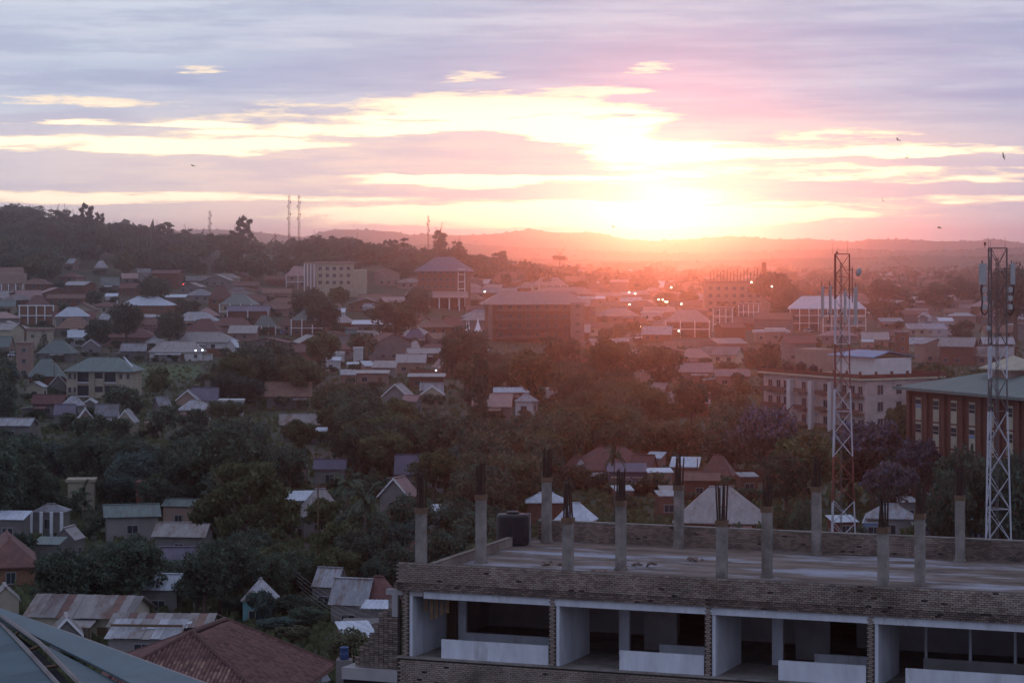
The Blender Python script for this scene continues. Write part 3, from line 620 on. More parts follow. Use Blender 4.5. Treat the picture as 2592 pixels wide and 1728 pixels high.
# water tank and debris on the roof
tk = thing('water_tank', 'large black ribbed plastic water tank standing on the flat roof', 'water tank', (*P(1298, 1382, 130.6)[:2], ZR))
prof = [(.80,0)]
for i in range(17): prof += [(.82,.04+i*.085),(.85,.075+i*.085),(.82,.11+i*.085)]
prof += [(.80,1.52),(.76,1.57),(.45,1.60),(.30,1.61)]
MB().lathe(prof, 32).ob('tank_body', MT['tank'], tk, True); MB().lathe([(.3,1.61),(.34,1.62),(.34,1.69),(.28,1.72),(.1,1.74)], 20).ob('lid', MT['tank'], tk)
MB().tube((.5,-.5,1.62), (.9,-.6,1.66), .035).tube((.9,-.6,1.66), (.9,-.6,-.0), .03).ob('pipe', MT['grey_roof'], tk)
for u, v, sc_, lb in ((1760,1420,1.0,'heap of broken bricks on the slab behind the third front column'),(2080,1400,1.3,'flat heap of bricks near the back parapet of the half-built roof'),(1515,1450,.9,'few loose bricks between two front columns'),(1382,1430,1,'small heap of broken bricks nearest the water tank'),(1423,1431,.9,'small heap of bricks beside the second front column'),(1632,1437,1.7,'low dark heap of rubble in the middle of the flat roof')):
    D = (EYE-ZR)*F/(v-HZ); x, y, _ = P(u, v, D); rr = random.Random(int(u)); hp = MB()
    t = thing('rubble_heap', lb, 'rubble', (x, y, ZR))
    for k in range(9):
        a = rr.uniform(0, 6.28); q = Vector((rr.uniform(-.35,.35)*sc_, rr.uniform(-.2,.2)*sc_, .06+rr.uniform(0,.1)*sc_)); d = Vector((math.cos(a), math.sin(a), rr.uniform(-.2,.2)))*.11
        hp.tube(q-d, q+d, .06, .06, 4)
    hp.ob('broken_bricks', MT['brick_dark'], t)
# ================================================================ LATTICE TOWERS
def tower(name, label, u, D, vtop, wb, wt, segs, rot, bands):
    x = (u-U0)/F*D; zt = EYE-(vtop-HZ)/F*D; t = thing(name, label, 'tower', (x, D, 0), rot)
    def leg(k, f):
        a = 2*PI*k/3+PI/2; r = (wb+(wt-wb)*min(1, f/.62))/math.sqrt(3); return Vector((r*math.cos(a), r*math.sin(a), zt*f))
    def colr(f):
        for a, m in bands:
            if f < a: return m
        return bands[-1][1]
    fs = [i/segs for i in range(segs+1)]
    for k in range(3):
        i = 0
        while i < segs:
            j = i
            while j < segs and colr((j+.5)/segs) == colr((i+.5)/segs): j += 1
            m = MB()
            for q in range(i, j): m.tube(leg(k, fs[q]), leg(k, fs[q+1]), .085, .085, 6)
            m.ob('leg', MT[colr((i+.5)/segs)], t); i = j
    for q in range(segs):
        m = MB(); f0, f1 = fs[q], fs[q+1]
        for k in range(3):
            a, b_, c, d = leg(k, f0), leg((k+1) % 3, f0), leg(k, f1), leg((k+1) % 3, f1); m.tube(a, d, .035, .035, 4); m.tube(b_, c, .035, .035, 4)
            if q % 3 == 0: m.tube(a, b_, .03, .03, 4)
        m.ob('brace', MT[colr((q+.5)/segs)], t)
    m = MB()
    for k in range(3): m.tube(leg(k, 1), leg((k+1) % 3, 1), .06, .06, 5)
    m.ob('top_frame', MT[bands[-1][1]], t)
    m = MB(); m.tube((.1,.1,0), (.1,.1,zt-1), .05, .05, 4).tube((.3,.1,0), (.3,.1,zt-1), .05, .05, 4)
    for q in range(int(zt/.6)): m.tube((.1,.1,.3+q*.6), (.3,.1,.3+q*.6), .02, .02, 3)
    m.ob('ladder', MT['steel_dark'], t)
    return t, leg, zt, x
def panel(t, p, h, w, az, m='antenna', name='panel_antenna'):
    o = MB().box(-w/2, w/2, -.14, .0, -h/2, h/2).box(-w*.36, w*.36, -.17, -.14, -h*.49, h*.49).mesh(name, MT[m]); o = link(name, o, t, p, az)
    MB().tube((0, .14, -h*.62), (0, .14, h*.62), .045, .045, 6).tube((0, .14, h*.35), (0, 0, h*.35), .03).tube((0, .14, -h*.35), (0, 0, -h*.35), .03).ob('mount_pole', MT['steel_dark'], o); return o
S1 = [(.17,'steel_white'),(.34,'steel_red'),(.53,'steel_white'),(.70,'steel_red'),(.80,'steel_white'),(.999,'steel_red')]
t1, leg1, zt1, x1 = tower('lattice_tower', 'red and white lattice telecom tower with a round dish near its top', 2126, 300, 643, 3.2, 1.95, 13, .35, [(.15,'steel_white'),(.33,'steel_red'),(.53,'steel_white'),(.66,'steel_red'),(.82,'steel_white'),(1,'steel_red')])
for dx, dz, h, w in ((-2.65,-5.6,3.6,.32),(-1.6,-5.4,3.4,.26),(.35,-6.2,3.8,.3),(1.75,-5.9,4.0,.42)): panel(t1, (dx, -.6, zt1+dz), h, w, .3 if dx < 0 else -.3)
for a_, b_, r_ in (((-2.65,-.4,zt1-4.0), (-.8,-.3,zt1-4.0), .05), ((-2.65,-.4,zt1-7), (-.8,-.3,zt1-7), .05), ((.8,-.3,zt1-4.2), (1.8,-.4,zt1-4.2), .05), ((.8,-.3,zt1-1.9), (1.5,-.3,zt1-1.9), .05), ((1.5,-.3,zt1-1.6), (1.5,-.3,zt1-5.8), .06), ((1.85,-.4,zt1-3.7), (1.85,-.4,zt1-8), .05)): MB().tube(a_, b_, r_).ob('antenna_arm', MT['steel_dark'], t1)
for sx, c in ((-1.6,1),): MB().tube((-1.62,-.5,zt1-3.3), (-1.62,-.5,zt1-8.2), .05).ob('whip_antenna', MT['steel_red'], t1)
d = MB().lathe([(.05,-.0),(.36,.06),(.5,.14),(.5,.3),(.36,.42),(.1,.46)], 20).mesh('dish', MT['antenna']); d = link('dish', d, t1, (2.05, -.45, zt1-2.1)); d.rotation_euler = (PI/2+.15, 0, .5)
MB().box(1.55, 2.0, -.7, -.3, zt1-8.4, zt1-7.7).ob('radio_unit', MT['antenna'], t1)
for k, (x, h) in enumerate(((-.98, 1.3), (-.3, .9), (1.0, 1.5))): MB().tube((x, 0, zt1), (x, 0, zt1+h), .02, .01, 4).ob('lightning_rod', MT['steel_dark'], t1)
MB().lathe([(.12,0),(.14,.1),(.12,.28),(.05,.34)], 10, (-.45, -.1)).ob('beacon', MT['steel_red'], t1).location = (0, 0, zt1)
t2, leg2, zt2, x2 = tower('lattice_tower', 'grey and white lattice tower with wide panel antennas, beside the green-roofed brick office', 2520, 250, 628, 2.95, 1.9, 11, .2, [(.42,'steel_white'),(.52,'steel_white'),(.60,'steel_dark'),(.72,'steel_white'),(1,'steel_dark')])
for sx in (-1, 1):
    panel(t2, (sx*1.55, -.5, zt2-2.55), 2.1, .78 if sx < 0 else .52, .25*sx)
    for k in range(3): MB().box(sx*1.35-.2, sx*1.35+.2, -.6, -.25, zt2-4.35-k*.85, zt2-3.85-k*.85).ob('radio_unit', MT['antenna'], t2)
    cb = MB(); pts = [Vector((sx*(1.62+.1*math.sin(i)), -.45, zt2-3.6-i*.32)) for i in range(9)] + [Vector((sx*1.35, -.45, zt2-6.6)), Vector((sx*.9, -.3, zt2-6.2))]
    for a, b_ in zip(pts, pts[1:]): cb.tube(a, b_, .07, .07, 5)
    cb.ob('cable', MT['tyre'], t2)
    MB().tube((sx*1.55, -.3, zt2-1.2), (sx*1.55, -.3, zt2-6.8), .05).tube((sx*.7, 0, zt2-2), (sx*1.55, -.3, zt2-2), .05).tube((sx*.7, 0, zt2-5), (sx*1.55, -.3, zt2-5), .05).ob('mount_frame', MT['steel_dark'], t2)
for x, h in ((-.75, 1.1), (-.55, .9), (1.0, 1.15)): MB().tube((x, 0, zt2), (x, 0, zt2+h), .02, .012, 4).ob('lightning_rod', MT['steel_dark'], t2)
MB().lathe([(.03,0),(.03,.25),(.11,.3),(.12,.5),(.06,.62)], 10, (-1.15, -.1)).ob('beacon', MT['steel_red'], t2).location = (0, 0, zt2)
d = MB().lathe([(.05,0),(.2,.04),(.25,.12),(.2,.2)], 16).mesh('dish', MT['antenna']); d = link('dish', d, t2, (-1.1, -.8, zt2-7.9)); d.rotation_euler = (PI/2, 0, -.4)
# far masts on the skyline
def mast(u, vtop, D, wpx, label, twin=False, m='steel_red', cat='mast'):
    x = (u-U0)/F*D; g = T(x, D); h = EYE-(vtop-HZ)/F*D-g; t = thing('radio_mast', label, cat, (x, D, g), .3); w = wpx/F*D
    for cx_ in ((-w*.75, w*.75) if twin else (0,)):
        ww = w*.28 if twin else w*.5; lg_ = MB(); br = MB(); n = int(h/(ww*2.6)); r = max(.13, D/6392*.42)
        ps = [(cx_-ww/2, -ww/3), (cx_+ww/2, -ww/3), (cx_, ww/2)]
        for p in ps: lg_.tube((*p, -1), (*p, h), r, r*.7, 4)
        for i in range(n):
            for a, b_ in ((0, 1), (1, 2)): p, q = (ps[a], ps[b_]) if i % 2 else (ps[b_], ps[a]); br.tube((*p, h*i/n), (*q, h*(i+1)/n), r*.6, r*.6, 3)
        lg_.ob('lattice_legs', MT[m], t); br.ob('brace', MT[m], t)
        an = MB()
        for k in range(4): an.box(cx_-ww*.9-.2, cx_-ww*.9+.2, -.3, .3, h*(.93-.1*k)-1.4, h*(.93-.1*k)) if k % 2 else an.box(cx_+ww*.9-.2, cx_+ww*.9+.2, -.3, .3, h*(.9-.1*k)-1.4, h*(.9-.1*k))
        an.ob('antenna', MT['steel_dark'], t)
    return t
mast(531, 533, 1750, 9, 'short thin mast rising above the left treeline'); mast(744, 494, 1750, 17, 'tall twin red lattice masts above the dark wooded ridge', True)
mast(1084, 545, 1800, 7, 'slim pointed mast left of the tall tree on the skyline'); mast(696, 590, 1900, 7, 'faint grey mast in the gap between two wooded ridges')
# ================================================================ SPECIAL BUILDINGS
def block(name, label, phrase, x, y, rot, Wd, Dp, z0, zt, wall, cat='building', prot=None):
    t = thing(name, label, cat, (x, y, z0), math.radians(rot)); MB().box(-Wd/2, Wd/2, -Dp/2, Dp/2, -3, zt-z0).ob('wall', MT[wall], t)
    if prot: HOUSES.append((*prot, y-Dp/2, x, y, math.hypot(Wd, Dp)/2, phrase))
    return t
# brick office with green roof, right edge: front looks left
dm('office_brick', (.13,.055,.042), .9, 3.0, .3); dm('office_roof', (.125,.155,.14), .7, 1.0, .15, stretch=(1,.1,1))
ex, ey = math.cos(math.radians(-64)), math.sin(math.radians(-64)); c0 = Vector(P(2300, 973, 343)); L_ = 62; Dpt = 17
mid_ = c0+Vector((ex, ey, 0))*L_/2+Vector((-ey, ex, 0))*Dpt/2
of = block('brick_office', 'long dark red brick office with tall white window strips and a low green metal roof', 'brick office with the green roof', mid_.x, mid_.y, -64, L_, Dpt, 0, 16.7, 'office_brick', prot=(2290, 2700, 930, 1190))
rf = roof(of, 'h', L_, Dpt, 16.72, 2.0, MT['office_roof'], ov=1.5); MB().box(-L_/2-1.5, L_/2+1.5, -Dpt/2-1.62, -Dpt/2-1.5, 16.1, 16.5).ob('gutter', MT['green_roof'], rf)
for i in range(15):
    x = -L_/2+2.4+i*4.0
    MB().box(x-2.05-.35, x-2.05+.35, -Dpt/2-.4, -Dpt/2-.003, 0, 16.2).ob('pilaster', MT['office_brick'], of)
    for s in range(5):
        zb = 15.2-(s+1)*3.3+.2; w = link('window', MB().box(x-.66, x+.66, -Dpt/2-.09, -Dpt/2-.003, zb, zb+3.05).mesh('window', MT['cream_wall']), of)
        MB().box(x-.58, x+.58, -Dpt/2-.13, -Dpt/2-.092, zb+2.15, zb+2.75).ob('pane', MT['glass'], w)
        MB().box(x-.58, x+.58, -Dpt/2-.13, -Dpt/2-.092, zb+1.65, zb+2.05).ob('pane', MT['glass' if (i+s) % 4 else 'blue_roof'], w)
cu = MB(); k0 = (-L_/2+12, 0); cu.box(k0[0]-2.4, k0[0]+2.4, -2.4, 2.4, 17.4, 19.3); cu.ob('cupola', MT['pink_wall'], of)
q = MB(); z = 19.32; r = 3.3; q.slab(((k0[0]-r,-r,z),(k0[0]+r,-r,z),(k0[0]+r,r,z),(k0[0]-r,r,z)), .15)
for a, b_ in (((-r,-r),(r,-r)),((r,-r),(r,r)),((r,r),(-r,r)),((-r,r),(-r,-r))): q.quad((k0[0]+a[0],a[1],z),(k0[0]+b_[0],b_[1],z),(k0[0],0,z+1.7))
q.tube((k0[0],0,z+1.6), (k0[0],0,z+3.6), .06, .03, 5); q.ob('cupola_roof', MT['cream_wall'], of)
dm('rose_wall', (.40,.32,.30), .9, .6, .2)
# long pale block with balconies, behind the first tower
c0 = Vector(P(2191, 963, 480)); ex, ey = math.cos(math.radians(-60)), math.sin(math.radians(-60)); L_ = 33; Dpt = 19
mid_ = c0-Vector((ex, ey, 0))*L_/2+Vector((-ey, ex, 0))*Dpt/2
lb = block('balcony_block', 'long pale three storey block with brown balconies and water tanks on its railed flat roof', 'pale block with balconies', mid_.x, mid_.y, -60, L_, Dpt, 0, 9.8, 'rose_wall', prot=(1945, 2335, 905, 1030))
MB().box(-L_/2-.9, L_/2+.5, -Dpt/2-.9, Dpt/2+.5, 9.802, 10.15).ob('roof_slab', MT['cream_wall'], lb)
pr = MB(); zz = 10.152
for a, b_, c, d_ in ((-L_/2-.8, L_/2+.4, -Dpt/2-.8, -Dpt/2-.65), (L_/2+.25, L_/2+.4, -Dpt/2-.6, Dpt/2+.4), (-L_/2-.8, L_/2+.4, Dpt/2+.25, Dpt/2+.4)): pr.box(a, b_, c, d_, zz, zz+.75)
pr.ob('parapet', MT['red_wall'], lb)
for i in range(9): MB().box(-L_/2-.8+i*4.1, -L_/2-.3+i*4.1, -Dpt/2-.85, -Dpt/2-.6, zz, zz+1.3).ob('parapet_post', MT['red_wall'], lb)
for i in range(5): MB().box(L_/2+.2, L_/2+.45, -Dpt/2+2+i*3.8, -Dpt/2+2.5+i*3.8, zz, zz+1.3).ob('parapet_post', MT['red_wall'], lb)
for x in (-6.5, .5, 6.8): MB().box(x-.55, x+.55, -Dpt/2-1.3, -Dpt/2-.003, -1, 9.0).ob('stair_panel', MT['white_wall'], lb)
for s in range(3):
    for x0, x1 in ((-16, -8), (-5, -1), (2, 5.6), (8.4, 16)): MB().box(x0, x1, -Dpt/2-1.2, -Dpt/2-.004, s*3.2+.1, s*3.2+.25).box(x0, x1, -Dpt/2-1.2, -Dpt/2-1.1, s*3.2+.25, s*3.2+1.0).ob('balcony', MT['brown_roof'], lb)
    for x in (-14.2, -11.4, -9, -3, 4, 10, 12.6, 15): window(lb, x, -Dpt/2-.035, s*3.2+.7, 0, 1.4, 1.6)
    for y in (-6, -1.5, 3): window(lb, L_/2+.035, y, s*3.2+.7, PI/2, 1.4, 1.8)
ph_ = MB().box(-2, 11, -3, 6, 10.16, 13.6).ob('roof_room', MT['white_wall'], lb); rr_ = MB(); rr_.slab(((-3,-4,13.9),(12,-4,13.9),(10,1.5,14.9),(0,1.5,14.9)), .15); rr_.slab(((12,7,13.9),(-3,7,13.9),(0,1.5,14.9),(10,1.5,14.9)), .15); rr_.ob('roof', MT['blue_roof'], ph_)
MB().box(-16, -9, -2, 3, 10.16, 14.6).ob('roof_room', MT['pink_wall'], lb)
wt = [(-13.5,-6,1.0),(-8,-6.5,1.1),(-4.6,-6,.9),(-11,-7,.8)]
for (x, y, r), w in zip(wt, ('leftmost black water tank', 'dark water tank beside the roof room', 'small black water tank near the roof room', 'short black water tank between two others')):
    p = Vector((x, y, 0)); p.rotate(__import__('mathutils').Euler((0, 0, math.radians(-60)))); t = thing('water_tank', w+' on the pale block with balconies', 'water tank', (mid_.x+p.x, mid_.y+p.y, 10.15)); MB().lathe([(r,0),(r*1.02,r*.6),(r,r*1.5),(r*.6,r*1.8),(r*.2,r*1.85)], 16).ob('tank_body', MT['tank'], t); MB().lathe([(r*.3,r*1.82),(r*.3,r*2),(r*.1,r*2.02)], 10).ob('lid', MT['tank'], t)
# dark brick flats with balcony bands, in the glow
x, y, _ = P(1352, 765, 876); ap = block('flats', 'big dark brick block of flats with stacked balcony bands and a broad hip roof', 'dark brick flats', x, y, 6, 33, 13, 0, 15.4, 'brick_wall', prot=(1222, 1490, 735, 885))
roof(ap, 'h', 35, 13, 15.42, 3.6, MT['pink_roof'], ov=1.2)
for s in range(5):
    z = 15.4-3.15*(s+1)+.05; MB().box(-14, 11.5, -8.1, -6.503, z, z+.2).box(-14, 11.5, -8.1, -7.95, z+.2, z+1.0).ob('balcony', MT['brown_roof'], ap)
    for i in range(8): window(ap, -12.3+i*3.2, -6.535, z+.9, 0, 1.5, 1.4)
    window(ap, 14, -6.535, z+1.0, 0, 1.0, 1.1)
MB().box(-16.6, -15.2, -7.0, -6.51, -1, 15.3).ob('corner_pier', MT['pink_wall'], ap); MB().box(11.8, 16.6, -7.4, -6.51, -1, 15.3).ob('stair_tower', MT['pink_wall'], ap)
for s in range(5): window(ap, 14.2, -7.44, 1.4+s*3.0, 0, 1.6, 1.3)
# tall brick hotel on the slope
D = 1050; x, y, _ = P(1125, 680, D+7); g = T(x, y); ho = block('hotel', 'tall five storey brick hotel under a dark pyramid roof on the slope', 'tall brick hotel', x, y, -8, 20, 14, g, 25.2, 'brick_wall', prot=(1055, 1192, 655, 790)); Hh = 25.2-g
roof(ho, 'h', 20, 14, Hh, 4.8, MT['dark_roof'], ov=1.6)
for s in range(int(Hh/3.2)):
    for i in range(6): window(ho, -8+i*2.6, -7.035, Hh-3.0*(s+1)+.8, 0, 1.2, 1.3)
    window(ho, 10.035, 0, Hh-3.0*(s+1)+.8, PI/2, 1.4, 1.3); MB().box(7.2, 9.6, -7.55, -7.45, Hh-3.0*(s+1)+.4, Hh-3.0*(s+1)+.75).ob('stair_landing', MT['trim_white'], ho)
MB().box(6.9, 7.15, -7.7, -7.01, 0, Hh-.4).box(9.7, 9.95, -7.7, -7.01, 0, Hh-.4).box(6.9, 9.95, -7.7, -7.01, Hh-.4, Hh-.15).ob('stair_frame', MT['trim_white'], ho)
po = MB(); po.slab(((-11,-18,4),(13,-18,4),(11,-7.1,6.4),(-9,-7.1,6.4)), .2); po.ob('porch_roof', MT['pink_roof'], ho)
for i in range(5): MB().box(-8+i*4.2, -7.5+i*4.2, -17, -16.5, -3, 4).ob('porch_column', MT['trim_white'], ho)
# cream hillside building with three parts
D = 1080; x, y, _ = P(858, 690, D+6); g = T(x, y)-1; cb_ = block('hillside_hall', 'wide cream flat-topped building with rows of windows below the wooded ridge', 'cream hillside building', x-2, y, 4, 17, 11, g, EYE-(668-HZ)/F*D, 'cream_wall', prot=(830, 965, 666, 725)); hh = EYE-(668-HZ)/F*D-g
MB().box(-13, -8.503, -6.5, 5, -3, hh+.6).ob('left_wing', MT['pink_wall'], cb_)
MB().box(8.502, 14, -5, 4, -3, hh-2.4).ob('right_wing', MT['cream_wall'], cb_)
MB().box(-9, 9, -6, 6, hh, hh+.8).ob('parapet', MT['pink_wall'], cb_)
for s in range(3):
    for i in range(5): window(cb_, -6+i*3.0, -5.535, hh-2.6-s*3, 0, 1.5, 1.4)
for i in range(4): MB().box(-13+i*1.4, -12.6+i*1.4, -6.8, -6.503, -2, hh).ob('pilaster', MT['trim_white'], cb_)
# cream two storey flats in the middle left
D = depth_at(264, 998, 0); D = 585.0; x, y, _ = P(264, 940, D+5); cr = block('apartment_house', 'cream two storey apartment house with wide dark windows under a green-grey hip roof', 'cream apartment house', x, y, -6, 15.4, 9.5, 0, 6.6, 'cream_wall', prot=(170, 358, 905, 1000))
ro_ = roof(cr, 'h', 15.4, 9.5, 6.62, 2.6, MT['green_roof'], ov=.8); ro_s = MB(); ro_s.slab(((5.2,-2.6,8.05),(6.4,-3.2,7.6),(5.2,-.3,9.25),(4.2,0,9.4)), .08); 
tag(MB().slab(((4.6,-.4,9.42),(5.2,-.8,9.32),(8.1,-4.3,7.32),(7.6,-4.5,7.4)), .1).ob('new_sheet', MT['white_roof'], ro_), 'bright new roof sheet along the right hip')
for s in range(2):
    z = 6.6-3.2*(s+1)
    for x_, w_ in ((-3.7, 2.6), (2.7, 2.6)): MB().box(x_-w_/2, x_+w_/2, -4.82, -4.753, z+.3, z+2.7).ob('balcony_opening', MT['glass'], cr); MB().box(x_-w_/2-.1, x_+w_/2+.1, -5.1, -4.83, z+.1, z+.3).ob('balcony_edge', MT['trim_white'], cr)
    MB().box(-.9, .9, -4.82, -4.753, z+1.2, z+2.5).ob('window', MT['glass'], cr)
    for x_ in (-6.9, -5.6, 5.2, 6.9): window(cr, x_, -4.785, z+1.1, 0, .8, 1.2)
for x_ in (-5.2, -2.2, -1.1, 1.1, 4.2): MB().box(x_-.12, x_+.12, -5.05, -4.752, 0, 6.5).ob('pier', MT['cream_wall'], cr)
